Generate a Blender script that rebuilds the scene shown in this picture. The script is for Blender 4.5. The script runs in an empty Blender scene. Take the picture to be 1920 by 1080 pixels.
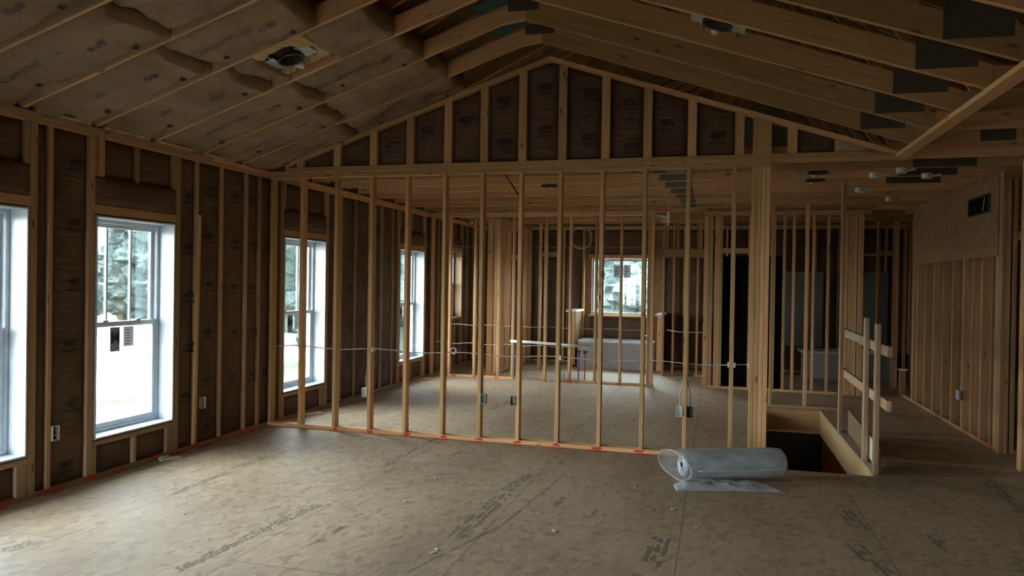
import bpy, math, random
from mathutils import Vector, Matrix, noise
random.seed(7)
S = bpy.context.scene
COL = S.collection

# ------------------------------------------------------------------ camera
YAW, PITCH, ROLL, FPX = .2676, -.0071, .0155, 1395.76
CAM = Vector((4.7248, 0.0, 1.607))
_f = Vector((-math.sin(YAW)*math.cos(PITCH), math.cos(YAW)*math.cos(PITCH), math.sin(PITCH)))
_r0 = Vector((math.cos(YAW), math.sin(YAW), 0.0)); _u0 = _r0.cross(_f)
_r = math.cos(ROLL)*_r0 + math.sin(ROLL)*_u0
_u = -math.sin(ROLL)*_r0 + math.cos(ROLL)*_u0
cd = bpy.data.cameras.new('camera'); cam = bpy.data.objects.new('camera', cd); COL.objects.link(cam)
cd.sensor_width = 36.0; cd.lens = FPX*36/1920; cd.clip_start = .05; cd.clip_end = 300
mw = Matrix(((_r.x, _u.x, -_f.x, CAM.x), (_r.y, _u.y, -_f.y, CAM.y), (_r.z, _u.z, -_f.z, CAM.z), (0, 0, 0, 1)))
cam.matrix_world = mw
S.camera = cam

# measured pixel -> point on a real plane of the house
def at(ax, val, px, py):
    d = _f + (px-960)/FPX*_r - (py-540)/FPX*_u
    t = (val-CAM[ax])/d[ax]
    return CAM + t*d
atX = lambda v, px, py: at(0, v, px, py)
atY = lambda v, px, py: at(1, v, px, py)
atZ = lambda v, px, py: at(2, v, px, py)

# ------------------------------------------------------------------ light and exposure
vs = S.view_settings
S.display_settings.display_device = 'sRGB'
vs.view_transform = 'Standard'; vs.look = 'None'; vs.gamma = 1.0; vs.use_curve_mapping = False
vs.exposure = 5.05
W = bpy.data.worlds.new('overcast_sky'); S.world = W; W.use_nodes = True
wn = W.node_tree.nodes; wl = W.node_tree.links; wn.clear()
wo = wn.new('ShaderNodeOutputWorld'); wb = wn.new('ShaderNodeBackground')
tc = wn.new('ShaderNodeTexCoord'); sx = wn.new('ShaderNodeSeparateXYZ'); cr = wn.new('ShaderNodeValToRGB')
wl.new(tc.outputs['Generated'], sx.inputs[0]); wl.new(sx.outputs['Z'], cr.inputs[0])
cr.color_ramp.elements[0].position = 0.0; cr.color_ramp.elements[0].color = (.93, .97, 1, 1)
cr.color_ramp.elements[1].position = .7; cr.color_ramp.elements[1].color = (.86, .93, 1, 1)
wl.new(cr.outputs[0], wb.inputs[0]); wb.inputs[1].default_value = 1.0
wl.new(wb.outputs[0], wo.inputs[0])
S.cycles.max_bounces = 10; S.cycles.diffuse_bounces = 6; S.cycles.transparent_max_bounces = 16
S.cycles.use_denoising = True
S.cycles.sample_clamp_indirect = 6
S.cycles.caustics_reflective = False; S.cycles.caustics_refractive = False

def portal(name, loc, sx_, sy_, rot):
    l = bpy.data.lights.new(name, 'AREA'); l.shape = 'RECTANGLE'; l.size = sx_; l.size_y = sy_
    l.cycles.is_portal = True
    o = bpy.data.objects.new(name, l); o.location = loc; o.rotation_euler = rot; COL.objects.link(o)

# ------------------------------------------------------------------ materials
def newmat(name):
    m = bpy.data.materials.new(name); m.use_nodes = True
    nt = m.node_tree; b = nt.nodes['Principled BSDF']
    return m, nt, nt.nodes, nt.links, b
def ramp(nt, stops):
    r = nt.nodes.new('ShaderNodeValToRGB'); e = r.color_ramp.elements
    e[0].position, e[0].color = stops[0][0], (*stops[0][1], 1)
    e[1].position, e[1].color = stops[-1][0], (*stops[-1][1], 1)
    for p, c in stops[1:-1]:
        n = e.new(p); n.color = (*c, 1)
    return r
def mixc(nt, fac, a, b, mode='MIX'):
    m = nt.nodes.new('ShaderNodeMix'); m.data_type = 'RGBA'; m.blend_type = mode
    for s, v in ((m.inputs[0], fac), (m.inputs[6], a), (m.inputs[7], b)):
        if hasattr(v, 'links'): nt.links.new(v, s)
        elif isinstance(v, (int, float)): s.default_value = v
        else: s.default_value = (*v, 1)
    return m.outputs[2]
def noise_n(nt, vec, scale, detail=3, rough=.55):
    n = nt.nodes.new('ShaderNodeTexNoise'); n.inputs['Scale'].default_value = scale
    n.inputs['Detail'].default_value = detail; n.inputs['Roughness'].default_value = rough
    nt.links.new(vec, n.inputs['Vector']); return n.outputs[0]
def mapping(nt, vec, sc, loc=(0, 0, 0)):
    m = nt.nodes.new('ShaderNodeMapping'); m.inputs['Scale'].default_value = sc; m.inputs['Location'].default_value = loc
    nt.links.new(vec, m.inputs['Vector']); return m.outputs[0]
def math_n(nt, op, a, b=None):
    m = nt.nodes.new('ShaderNodeMath'); m.operation = op
    for s, v in ((m.inputs[0], a), (m.inputs[1], b)):
        if v is None: continue
        if hasattr(v, 'links'): nt.links.new(v, s)
        else: s.default_value = v
    return m.outputs[0]
def bump(nt, b, h, st, dist=.01):
    n = nt.nodes.new('ShaderNodeBump'); n.inputs['Strength'].default_value = st; n.inputs['Distance'].default_value = dist
    nt.links.new(h, n.inputs['Height']); nt.links.new(n.outputs[0], b.inputs['Normal'])

def lumber(name, ca, cb, knots=True, rough=.62):
    m, nt, N, L, b = newmat(name)
    uv = N.new('ShaderNodeUVMap').outputs[0]
    g = noise_n(nt, mapping(nt, uv, (1.6, 34, 1)), 1.0, 4, .6)
    r = ramp(nt, [(.32, ca), (.68, cb)]); L.new(g, r.inputs[0]); c = r.outputs[0]
    big = noise_n(nt, mapping(nt, uv, (.7, 3, 1)), 1.3, 2)
    c = mixc(nt, math_n(nt, 'MULTIPLY', big, .55), c, tuple(x*y for x, y in zip(cb, (1.08, .82, .62))))
    oi = N.new('ShaderNodeObjectInfo').outputs['Random']
    hv = N.new('ShaderNodeHueSaturation'); L.new(c, hv.inputs['Color'])
    v = math_n(nt, 'ADD', math_n(nt, 'MULTIPLY', oi, .55), .70); L.new(v, hv.inputs['Value'])
    hue = math_n(nt, 'ADD', math_n(nt, 'MULTIPLY', oi, -.018), .508); L.new(hue, hv.inputs['Hue'])
    c = hv.outputs[0]
    if knots:
        vo = N.new('ShaderNodeTexVoronoi'); vo.inputs['Scale'].default_value = 1.0
        L.new(mapping(nt, uv, (3.1, 9.5, 1)), vo.inputs['Vector'])
        k = N.new('ShaderNodeMapRange'); L.new(vo.outputs['Distance'], k.inputs[0])
        k.inputs[1].default_value = .06; k.inputs[2].default_value = .15; k.inputs[3].default_value = .85; k.inputs[4].default_value = 0
        c = mixc(nt, k.outputs[0], c, (.13, .055, .02))
    L.new(c, b.inputs['Base Color']); b.inputs['Roughness'].default_value = rough; b.inputs['Specular IOR Level'].default_value = .3
    bump(nt, b, g, .25, .002)
    return m
M = {}
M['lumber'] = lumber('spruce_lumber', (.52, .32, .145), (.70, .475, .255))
M['chord'] = lumber('truss_lumber', (.39, .235, .10), (.58, .385, .19))  # toned down for the dim right slope, shade put into the colour
M['dark_lumber'] = lumber('shaded_lumber', (.27, .16, .075), (.42, .27, .14))  # spruce darkened for the right side, its shade put into the colour
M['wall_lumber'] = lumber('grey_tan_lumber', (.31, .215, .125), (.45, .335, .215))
M['header'] = lumber('header_lumber', (.40, .25, .12), (.55, .37, .2), False)

def osb(name, base, chips, seams=True, rough=.6):
    m, nt, N, L, b = newmat(name)
    p = N.new('ShaderNodeNewGeometry').outputs['Position']
    d = noise_n(nt, p, 14, 2)
    vo = N.new('ShaderNodeTexVoronoi'); vo.inputs['Scale'].default_value = 1.0
    wv = N.new('ShaderNodeVectorMath'); wv.operation = 'ADD'
    L.new(mapping(nt, p, (32, 17, 24)), wv.inputs[0])
    cb = N.new('ShaderNodeCombineXYZ'); L.new(math_n(nt, 'MULTIPLY', d, 3.0), cb.inputs[0]); L.new(math_n(nt, 'MULTIPLY', d, 2.0), cb.inputs[1])
    L.new(cb.outputs[0], wv.inputs[1]); L.new(wv.outputs[0], vo.inputs['Vector'])
    bw = N.new('ShaderNodeSeparateColor'); L.new(vo.outputs['Color'], bw.inputs[0])
    r = ramp(nt, [(0, chips[0]), (.25, base), (.75, tuple(x*1.06 for x in base)), (1, chips[1])]); L.new(bw.outputs[0], r.inputs[0])
    c = r.outputs[0]
    big = noise_n(nt, mapping(nt, p, (1.0, .45, 1)), .9, 3)
    rb = ramp(nt, [(.3, (.72, .70, .68)), (.7, (1.12, 1.12, 1.12))]); L.new(big, rb.inputs[0])
    c = mixc(nt, 1.0, c, rb.outputs[0], 'MULTIPLY')
    sm = noise_n(nt, mapping(nt, p, (9, 3, 1)), 1.0, 4)
    rs = ramp(nt, [(.62, (1, 1, 1)), (.78, (.55, .5, .46))]); L.new(sm, rs.inputs[0])
    c = mixc(nt, .8, c, rs.outputs[0], 'MULTIPLY')
    if seams:
        br = N.new('ShaderNodeTexBrick'); br.inputs['Scale'].default_value = 1.0
        br.inputs['Brick Width'].default_value = 2.44; br.inputs['Row Height'].default_value = 1.22
        br.inputs['Mortar Size'].default_value = .004; br.inputs['Mortar Smooth'].default_value = .3
        sw = N.new('ShaderNodeSeparateXYZ'); L.new(p, sw.inputs[0]); c2 = N.new('ShaderNodeCombineXYZ')
        L.new(sw.outputs['Y'], c2.inputs[0]); L.new(math_n(nt, 'ADD', sw.outputs['X'], .35), c2.inputs[1])
        L.new(c2.outputs[0], br.inputs['Vector'])
        c = mixc(nt, math_n(nt, 'MULTIPLY', br.outputs['Fac'], .7), c, (.10, .075, .05))
    L.new(c, b.inputs['Base Color']); b.inputs['Roughness'].default_value = rough
    bump(nt, b, bw.outputs[0], .12, .003)
    return m
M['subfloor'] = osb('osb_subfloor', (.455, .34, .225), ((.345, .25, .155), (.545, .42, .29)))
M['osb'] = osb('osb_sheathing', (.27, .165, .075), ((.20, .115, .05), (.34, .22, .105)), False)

def kraft(name, c0, c1, wr=(3, 3, 14)):
    m, nt, N, L, b = newmat(name)
    p = N.new('ShaderNodeNewGeometry').outputs['Position']
    n1 = noise_n(nt, p, 2.2, 4); r = ramp(nt, [(.3, c0), (.72, c1)]); L.new(n1, r.inputs[0])
    L.new(r.outputs[0], b.inputs['Base Color']); b.inputs['Roughness'].default_value = .7; b.inputs['Specular IOR Level'].default_value = .22
    w = noise_n(nt, mapping(nt, p, wr), 1.6, 5, .6)
    n2 = noise_n(nt, p, 38, 3)
    h = math_n(nt, 'ADD', w, math_n(nt, 'MULTIPLY', n2, .22))
    bump(nt, b, h, .85, .03)
    return m
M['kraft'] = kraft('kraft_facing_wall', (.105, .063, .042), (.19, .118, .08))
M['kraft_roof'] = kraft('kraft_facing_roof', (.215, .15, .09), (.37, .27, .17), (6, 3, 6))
M['fluff'] = kraft('fiberglass_fluff', (.50, .36, .18), (.68, .52, .3), (9, 9, 9))

def plain(name, col, rough=.5, metal=0, alpha=None, bumpy=0, em=None):
    m, nt, N, L, b = newmat(name)
    p = N.new('ShaderNodeNewGeometry').outputs['Position']
    n = noise_n(nt, p, 9, 3)
    r = ramp(nt, [(.3, tuple(x*.88 for x in col)), (.7, tuple(min(1, x*1.08) for x in col))]); L.new(n, r.inputs[0])
    L.new(r.outputs[0], b.inputs['Base Color'])
    b.inputs['Roughness'].default_value = rough; b.inputs['Metallic'].default_value = metal
    if bumpy: bump(nt, b, noise_n(nt, p, bumpy, 4), .5, .01)
    if alpha is not None: b.inputs['Alpha'].default_value = alpha
    return m
M['vinyl'] = plain('white_vinyl', (.60, .66, .72), .35)
M['plate_metal'] = plain('galvanised_gusset', (.21, .20, .15), .6, .2, bumpy=60)
M['plate_dark'] = plain('dull_gusset_plate', (.085, .07, .045), .7, .1, bumpy=60)
M['plate_pale'] = plain('bright_gusset_plate', (.42, .42, .36), .45, .6, bumpy=60)
M['white'] = plain('white_plastic', (.8, .8, .78), .4)
M['grey_box'] = plain('grey_plastic', (.34, .35, .35), .5)
M['black'] = plain('black_plastic', (.012, .012, .014), .45)
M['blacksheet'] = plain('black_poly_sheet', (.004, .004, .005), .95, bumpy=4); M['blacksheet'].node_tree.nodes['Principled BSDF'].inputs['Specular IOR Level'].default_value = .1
M['red'] = plain('red_marking_paint', (.62, .05, .03), .6)
M['cable'] = plain('white_cable_jacket', (.52, .52, .49), .5)
M['yellow'] = plain('tan_cable', (.55, .42, .2), .5)
M['ink'] = plain('blue_black_ink', (.02, .018, .02), .7)
M['inkblue'] = plain('faded_blue_ink', (.10, .095, .125), .7)
M['stamp'] = plain('grey_stamp_ink', (.20, .165, .125), .75)
M['tub'] = plain('tub_acrylic', (.74, .77, .80), .25)
M['apron'] = plain('tub_apron_board', (.42, .40, .40), .5)
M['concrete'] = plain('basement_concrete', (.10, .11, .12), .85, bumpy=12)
M['gravel'] = plain('basement_slab', (.12, .12, .12), .9)
M['pexblue'] = plain('blue_pex', (.05, .10, .35), .4)
M['pexred'] = plain('red_pex', (.5, .04, .04), .4)
def filmlabel(name, col):
    m, nt, N, L, b = newmat(name); out = N['Material Output']; tl = N.new('ShaderNodeBsdfTranslucent')
    b.inputs['Base Color'].default_value = (*col, 1); b.inputs['Roughness'].default_value = .6; tl.inputs[0].default_value = (*[c*.35 for c in col], 1)
    mx = N.new('ShaderNodeMixShader'); mx.inputs[0].default_value = .5
    L.new(b.outputs[0], mx.inputs[1]); L.new(tl.outputs[0], mx.inputs[2]); L.new(mx.outputs[0], out.inputs[0]); return m
M['paper'] = filmlabel('label_paper', (.75, .76, .78)); M['greypaper'] = filmlabel('label_grey', (.30, .32, .34))
M['drywall'] = plain('grey_board', (.30, .30, .29), .8)
M['wrap'] = plain('grey_housewrap', (.19, .19, .17), .7, bumpy=6)
M['teal'] = plain('teal_ridge_daylight', (.05, .16, .19), .5)
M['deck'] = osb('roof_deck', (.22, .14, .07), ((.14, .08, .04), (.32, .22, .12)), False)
M['scrap'] = plain('pale_scrap_wood', (.66, .58, .42), .7)
M['can_inside'] = plain('dull_can_inside', (.16, .125, .09), .6)
M['house'] = plain('outer_sheathing', (.3, .32, .3), .8)
M['bark'] = plain('bark', (.10, .075, .055), .9, bumpy=20)
M['steel'] = plain('galvanised_can', (.55, .56, .55), .35, .8)

def glassmat():
    m, nt, N, L, b = newmat('window_glass'); N.remove(b)
    out = N['Material Output']; t = N.new('ShaderNodeBsdfTransparent'); g = N.new('ShaderNodeBsdfGlossy')
    t.inputs[0].default_value = (.93, .97, .96, 1); g.inputs['Roughness'].default_value = .02
    fr = N.new('ShaderNodeFresnel'); fr.inputs[0].default_value = 1.45
    mx = N.new('ShaderNodeMixShader'); L.new(math_n(nt, 'MULTIPLY', fr.outputs[0], .6), mx.inputs[0])
    L.new(t.outputs[0], mx.inputs[1]); L.new(g.outputs[0], mx.inputs[2]); L.new(mx.outputs[0], out.inputs[0]); return m
M['glass'] = glassmat()
def polymat(name, tr, ca, cb_):
    m, nt, N, L, b = newmat(name)
    out = N['Material Output']; t = N.new('ShaderNodeBsdfTransparent'); tl = N.new('ShaderNodeBsdfTranslucent')
    p = N.new('ShaderNodeNewGeometry').outputs['Position']
    b.inputs['Base Color'].default_value = (.46, .49, .52, 1); b.inputs['Roughness'].default_value = .28
    w = noise_n(nt, mapping(nt, p, (2.5, 14, 14)), 1.6, 5, .6); bump(nt, b, w, .6, .02)
    r = ramp(nt, [(.3, ca), (.7, cb_)]); L.new(noise_n(nt, mapping(nt, p, (3, 9, 9)), 1.5, 4), r.inputs[0])
    L.new(r.outputs[0], b.inputs['Base Color'])
    m1 = N.new('ShaderNodeMixShader'); m1.inputs[0].default_value = tr
    L.new(b.outputs[0], m1.inputs[1]); L.new(t.outputs[0], m1.inputs[2]); L.new(m1.outputs[0], out.inputs[0]); return m
M['poly'] = polymat('clear_poly_film', .5, (.50, .54, .57), (.86, .90, .93)); M['poly2'] = polymat('rolled_poly_film', .04, (.30, .34, .37), (.62, .68, .72)); M['polyedge'] = polymat('film_edge', .1, (.72, .78, .82), (.8, .85, .88))
def leafmat():
    m, nt, N, L, b = newmat('tree_leaves')
    p = N.new('ShaderNodeNewGeometry').outputs['Position']
    r = ramp(nt, [(.3, (.016, .036, .032)), (.5, (.034, .058, .055)), (.72, (.07, .095, .092))]); L.new(noise_n(nt, p, 2.6, 8, .8), r.inputs[0])
    L.new(r.outputs[0], b.inputs['Base Color']); b.inputs['Roughness'].default_value = .7
    bump(nt, b, noise_n(nt, p, 5, 5), 1.0, .2); return m
M['leaf'] = leafmat()
def groundmat():
    m, nt, N, L, b = newmat('yard_soil_and_grass')
    p = N.new('ShaderNodeNewGeometry').outputs['Position']
    s = N.new('ShaderNodeSeparateXYZ'); L.new(p, s.inputs[0])
    n = noise_n(nt, p, .35, 5)
    soil = ramp(nt, [(.44, (.030, .022, .016)), (.54, (.16, .14, .12))]); L.new(noise_n(nt, p, 2.4, 5), soil.inputs[0])
    gr = ramp(nt, [(.35, (.020, .032, .009)), (.65, (.036, .044, .022))]); L.new(noise_n(nt, p, 1.2, 4), gr.inputs[0])
    f = N.new('ShaderNodeMapRange'); L.new(math_n(nt, 'ADD', s.outputs['X'], math_n(nt, 'MULTIPLY', n, 3.0)), f.inputs[0])
    f.inputs[1].default_value = -4.3; f.inputs[2].default_value = -4.9
    f2 = N.new('ShaderNodeMapRange'); L.new(math_n(nt, 'ADD', s.outputs['X'], math_n(nt, 'MULTIPLY', n, 3.0)), f2.inputs[0])
    f2.inputs[1].default_value = -5.6; f2.inputs[2].default_value = -6.6
    c1 = mixc(nt, f.outputs[0], soil.outputs[0], gr.outputs[0])
    L.new(mixc(nt, f2.outputs[0], c1, (.34, .32, .28)), b.inputs['Base Color']); b.inputs['Roughness'].default_value = .9
    return m
M['ground'] = groundmat()

# ------------------------------------------------------------------ mesh helpers
class MB:
    def __init__(s): s.v = []; s.f = []; s.uv = []
    def poly(s, pts, uvs=None):
        i = len(s.v); s.v += [tuple(p) for p in pts]; s.f.append(tuple(range(i, i+len(pts))))
        s.uv += uvs if uvs else [(p[0]+p[2], p[1]+p[2]) for p in pts]
    def beam(s, a, b, w, t, side=None, ch=.003):
        """board from a to b; w along `side`, t along the third axis"""
        a = Vector(a); b = Vector(b); d = (b-a); Lg = d.length; d.normalize()
        if side is None: side = Vector((1, 0, 0)) if abs(d.x) < .9 else Vector((0, 1, 0))
        side = Vector(side); side = (side-d*side.dot(d)).normalized(); up = d.cross(side)
        hw, ht = w/2, t/2; ch = min(ch, hw*.4, ht*.4)
        ring = [(hw-ch, -ht), (hw, -ht+ch), (hw, ht-ch), (hw-ch, ht), (-hw+ch, ht), (-hw, ht-ch), (-hw, -ht+ch), (-hw+ch, -ht)]
        i0 = len(s.v)
        for e in (a, b):
            for x, y in ring: s.v.append(tuple(e+side*x+up*y))
        u0 = random.uniform(0, 50); v0 = random.uniform(0, 50); per = 0
        for k in range(8):
            k2 = (k+1) % 8; L = math.hypot(ring[k2][0]-ring[k][0], ring[k2][1]-ring[k][1])
            s.f.append((i0+k, i0+k2, i0+8+k2, i0+8+k))
            s.uv += [(u0, v0+per), (u0, v0+per+L), (u0+Lg, v0+per+L), (u0+Lg, v0+per)]; per += L
        s.f.append(tuple(i0+7-k for k in range(8))); s.uv += [(u0+ring[7-k][0]*.3, v0+ring[7-k][1]) for k in range(8)]
        s.f.append(tuple(i0+8+k for k in range(8))); s.uv += [(u0+ring[k][0]*.3, v0+ring[k][1]) for k in range(8)]
        return s
    def box(s, x0, x1, y0, y1, z0, z1, ch=.003):
        dx, dy, dz = x1-x0, y1-y0, z1-z0; cx, cy, cz = (x0+x1)/2, (y0+y1)/2, (z0+z1)/2
        if dx >= dy and dx >= dz: s.beam((x0, cy, cz), (x1, cy, cz), dy, dz, (0, 1, 0), ch)
        elif dy >= dz: s.beam((cx, y0, cz), (cx, y1, cz), dx, dz, (1, 0, 0), ch)
        else: s.beam((cx, cy, z0), (cx, cy, z1), dx, dy, (1, 0, 0), ch)
        return s
    def tube(s, pts, r, n=8):
        pts = [Vector(p) for p in pts]; rr = r if isinstance(r, (list, tuple)) else [r]*len(pts); rings = []
        prev = None
        for i, p in enumerate(pts):
            d = (pts[min(i+1, len(pts)-1)]-pts[max(i-1, 0)]).normalized()
            a = prev if prev else (Vector((0, 0, 1)) if abs(d.z) < .9 else Vector((1, 0, 0)))
            a = (a-d*a.dot(d)).normalized(); prev = a; b = d.cross(a)
            i0 = len(s.v)
            for k in range(n):
                an = 2*math.pi*k/n; s.v.append(tuple(p+(a*math.cos(an)+b*math.sin(an))*rr[i]))
            rings.append(i0)
        for q in range(len(rings)-1):
            for k in range(n):
                k2 = (k+1) % n; s.f.append((rings[q]+k, rings[q]+k2, rings[q+1]+k2, rings[q+1]+k)); s.uv += [(0, 0)]*4
        s.f.append(tuple(rings[0]+n-1-k for k in range(n))); s.uv += [(0, 0)]*n
        s.f.append(tuple(rings[-1]+k for k in range(n))); s.uv += [(0, 0)]*n
        return s
    def slab(s, nu, nv, top, bot):
        """closed slab from two grid functions of (u,v) in 0..1"""
        i0 = len(s.v)
        for fn in (top, bot):
            for i in range(nu+1):
                for j in range(nv+1): s.v.append(tuple(fn(i/nu, j/nv)))
        n = (nu+1)*(nv+1); I = lambda i, j, k: i0+k*n+i*(nv+1)+j
        for i in range(nu):
            for j in range(nv):
                s.f.append((I(i, j, 0), I(i+1, j, 0), I(i+1, j+1, 0), I(i, j+1, 0)))
                s.f.append((I(i, j+1, 1), I(i+1, j+1, 1), I(i+1, j, 1), I(i, j, 1)))
                s.uv += [(0, 0)]*8
        for i in range(nu):
            for j in (0, nv):
                q = (I(i, j, 0), I(i, j, 1), I(i+1, j, 1), I(i+1, j, 0)); s.f.append(q if j == 0 else q[::-1]); s.uv += [(0, 0)]*4
        for j in range(nv):
            for i in (0, nu):
                q = (I(i, j, 0), I(i, j+1, 0), I(i, j+1, 1), I(i, j, 1)); s.f.append(q if i == 0 else q[::-1]); s.uv += [(0, 0)]*4
        return s

WL = {}
def wloc(o): return WL.get(o.name, Vector((0, 0, 0)))
def link(name, me, mat, parent=None, smooth=False):
    me.materials.clear(); me.materials.append(mat)
    o = bpy.data.objects.new(name, me); COL.objects.link(o)
    c = Vector((0, 0, 0)); n = len(me.vertices)
    xs = [v.co for v in me.vertices]
    lo = Vector([min(p[i] for p in xs) for i in range(3)]); hi = Vector([max(p[i] for p in xs) for i in range(3)])
    c = Vector(((lo.x+hi.x)/2, (lo.y+hi.y)/2, lo.z))
    me.transform(Matrix.Translation(-c))
    WL[o.name] = c
    if parent: o.parent = parent; o.location = c-wloc(parent)
    else: o.location = c
    if smooth:
        for p in me.polygons: p.use_smooth = True
    return o
def obj(name, mb, mat, parent=None, smooth=False):
    me = bpy.data.meshes.new(name); me.from_pydata(mb.v, [], mb.f); me.update()
    uvl = me.uv_layers.new(name='UVMap')
    for i, uv in enumerate(mb.uv): uvl.data[i].uv = uv
    return link(name, me, M[mat] if isinstance(mat, str) else mat, parent, smooth)
def thing(name, label, cat, loc, group=None):
    o = bpy.data.objects.new(name, None); COL.objects.link(o); o.location = loc; o.empty_display_size = .1
    WL[o.name] = Vector(loc); o['label'] = label; o['category'] = cat
    if group: o['group'] = group
    return o
def tag(o, label, cat, group=None, kind=None):
    o['label'] = label; o['category'] = cat
    if group: o['group'] = group
    if kind: o['kind'] = kind
    return o
def struct(o, label=None):
    o['kind'] = 'structure'
    if label: o['label'] = label
    return o
def sempty(name, loc, label=None):
    o = bpy.data.objects.new(name, None); COL.objects.link(o); o.location = loc; WL[o.name] = Vector(loc); o['kind'] = 'structure'
    if label: o['label'] = label
    return o
def bx(name, x0, x1, y0, y1, z0, z1, mat='lumber', parent=None, ch=.003):
    return obj(name, MB().box(x0, x1, y0, y1, z0, z1, ch), mat, parent)
T = .038; H = 2.705; HT = H+2*T; D = 7.16
ORD = ['first', 'second', 'third', 'fourth', 'fifth', 'sixth', 'seventh', 'eighth', 'ninth', 'tenth', 'eleventh', 'twelfth', 'thirteenth', 'fourteenth']

_txt = {}
def textmesh(body, size, key=None):
    k = (body, size)
    if k not in _txt:
        cu = bpy.data.curves.new('t', 'FONT'); cu.body = body; cu.size = size; cu.align_x = 'CENTER'; cu.align_y = 'CENTER'
        cu.extrude = .0006; cu.resolution_u = 2
        if len(body) < 5: cu.offset = size*.035
        o = bpy.data.objects.new('t', cu); COL.objects.link(o)
        dg = bpy.context.evaluated_depsgraph_get(); me = bpy.data.meshes.new_from_object(o.evaluated_get(dg))
        bpy.data.objects.remove(o); _txt[k] = me
    return _txt[k]
def text(name, body, size, right, up, pos, mat, parent):
    me = textmesh(body, size).copy(); r = Vector(right).normalized(); n = r.cross(Vector(up)).normalized(); u = n.cross(r)
    m = Matrix(((r.x, u.x, n.x, pos[0]), (r.y, u.y, n.y, pos[1]), (r.z, u.z, n.z, pos[2]), (0, 0, 0, 1)))
    me.transform(m); return link(name, me, M[mat], parent)

# ------------------------------------------------------------------ floor, stairwell, outer shell
SX0, SX1, SY0, SY1 = 5.20, 6.06, 6.95, 10.45
YB, YF, XR = -3.2, 15.10, 11.2
fl = MB()
def quadbox(mb, x0, x1, y0, y1, z0, z1):
    P = [(x0, y0, z0), (x1, y0, z0), (x1, y1, z0), (x0, y1, z0), (x0, y0, z1), (x1, y0, z1), (x1, y1, z1), (x0, y1, z1)]
    for f in ((3, 2, 1, 0), (4, 5, 6, 7), (0, 1, 5, 4), (1, 2, 6, 5), (2, 3, 7, 6), (3, 0, 4, 7)): mb.poly([P[i] for i in f])
for r_ in ((-.16, SX0, YB, YF+.16), (SX0, SX1, YB, SY0), (SX0, SX1, SY1, YF+.16), (SX1, XR, YB, YF+.16)): quadbox(fl, *r_, -.02, 0)
floor = struct(obj('floor', fl, 'subfloor'), 'tan OSB subfloor with dark stamps and panel seams')
for r_ in ((SX0-T, SX0, SY0, SY1), (SX1, SX1+T, SY0, SY1), (SX0, SX1, SY0-T, SY0), (SX0, SX1, SY1, SY1+T)):
    bx('rim_joist', *r_, -.31, -.021, 'lumber', floor)
pit = MB()
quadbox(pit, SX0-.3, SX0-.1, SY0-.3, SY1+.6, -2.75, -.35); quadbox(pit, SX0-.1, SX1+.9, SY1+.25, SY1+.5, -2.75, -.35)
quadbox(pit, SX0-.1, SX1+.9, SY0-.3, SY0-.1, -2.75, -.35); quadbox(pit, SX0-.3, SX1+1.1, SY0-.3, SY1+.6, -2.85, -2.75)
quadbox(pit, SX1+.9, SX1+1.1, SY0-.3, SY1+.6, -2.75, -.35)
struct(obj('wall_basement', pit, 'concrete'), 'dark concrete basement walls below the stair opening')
ps = sempty('wall_stairwell', (SX1+.05, 8.7, -2.75), 'stud wall going down inside the stair opening')
for i in range(10):
    y = SY0+.06+i*.38; bx('stud', SX1+T+.001, SX1+T+.09, y, y+T, -2.75, -.312, 'lumber', ps)
bx('wall_panel', SX1+T+.1, SX1+T+.11, SY0, SY1+.2, -2.75, -.312, 'drywall', ps)

# ceiling / roof deck
KL = (3.87-2.79)/3.13
RX, RZ = 5.5, 5.6
dk = MB()
for (xa, za, xb, zb) in ((-.9, 2.62, RX, RZ), (RX, RZ, 12.0, 2.6)):
    dk.poly([(xa, YB-.3, za), (xb, YB-.3, zb), (xb, YF+.6, zb), (xa, YF+.6, za)])
    dk.poly([(xa, YF+.6, za+.03), (xb, YF+.6, zb+.03), (xb, YB-.3, zb+.03), (xa, YB-.3, za+.03)])
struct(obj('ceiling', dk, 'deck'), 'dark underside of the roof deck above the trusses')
ge = MB()
for y in (YB-.01, YF+.04):
    ge.poly([(-.9, y, 2.6), (12, y, 2.6), (RX, y, RZ+.02)]); ge.poly([(RX, y+.02, RZ+.02), (12, y+.02, 2.6), (-.9, y+.02, 2.6)])
ge.poly([(-.9, YB-.2, 2.60), (-.16, YB-.2, 2.60), (-.16, YF+.35, 2.60), (-.9, YF+.35, 2.60)])
ge.poly([(-.9, YB-.2, 2.58), (-.9, YF+.35, 2.58), (-.16, YF+.35, 2.58), (-.16, YB-.2, 2.58)])
ge.poly([(XR, YB-.2, 2.72), (12.1, YB-.2, 2.55), (12.1, YF+.35, 2.55), (XR, YF+.35, 2.72)]); ge.poly([(XR, YB-.2, 2.71), (XR, YF+.35, 2.71), (12.1, YF+.35, 2.54), (12.1, YB-.2, 2.54)])
struct(obj('trim_1', ge, 'house'), 'roof end panels and soffit')
gg = MB(); quadbox(gg, -80, 60, -60, 90, -.95, -.85)
struct(obj('ground', gg, 'ground'), 'pale bright yard outside the windows')

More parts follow.
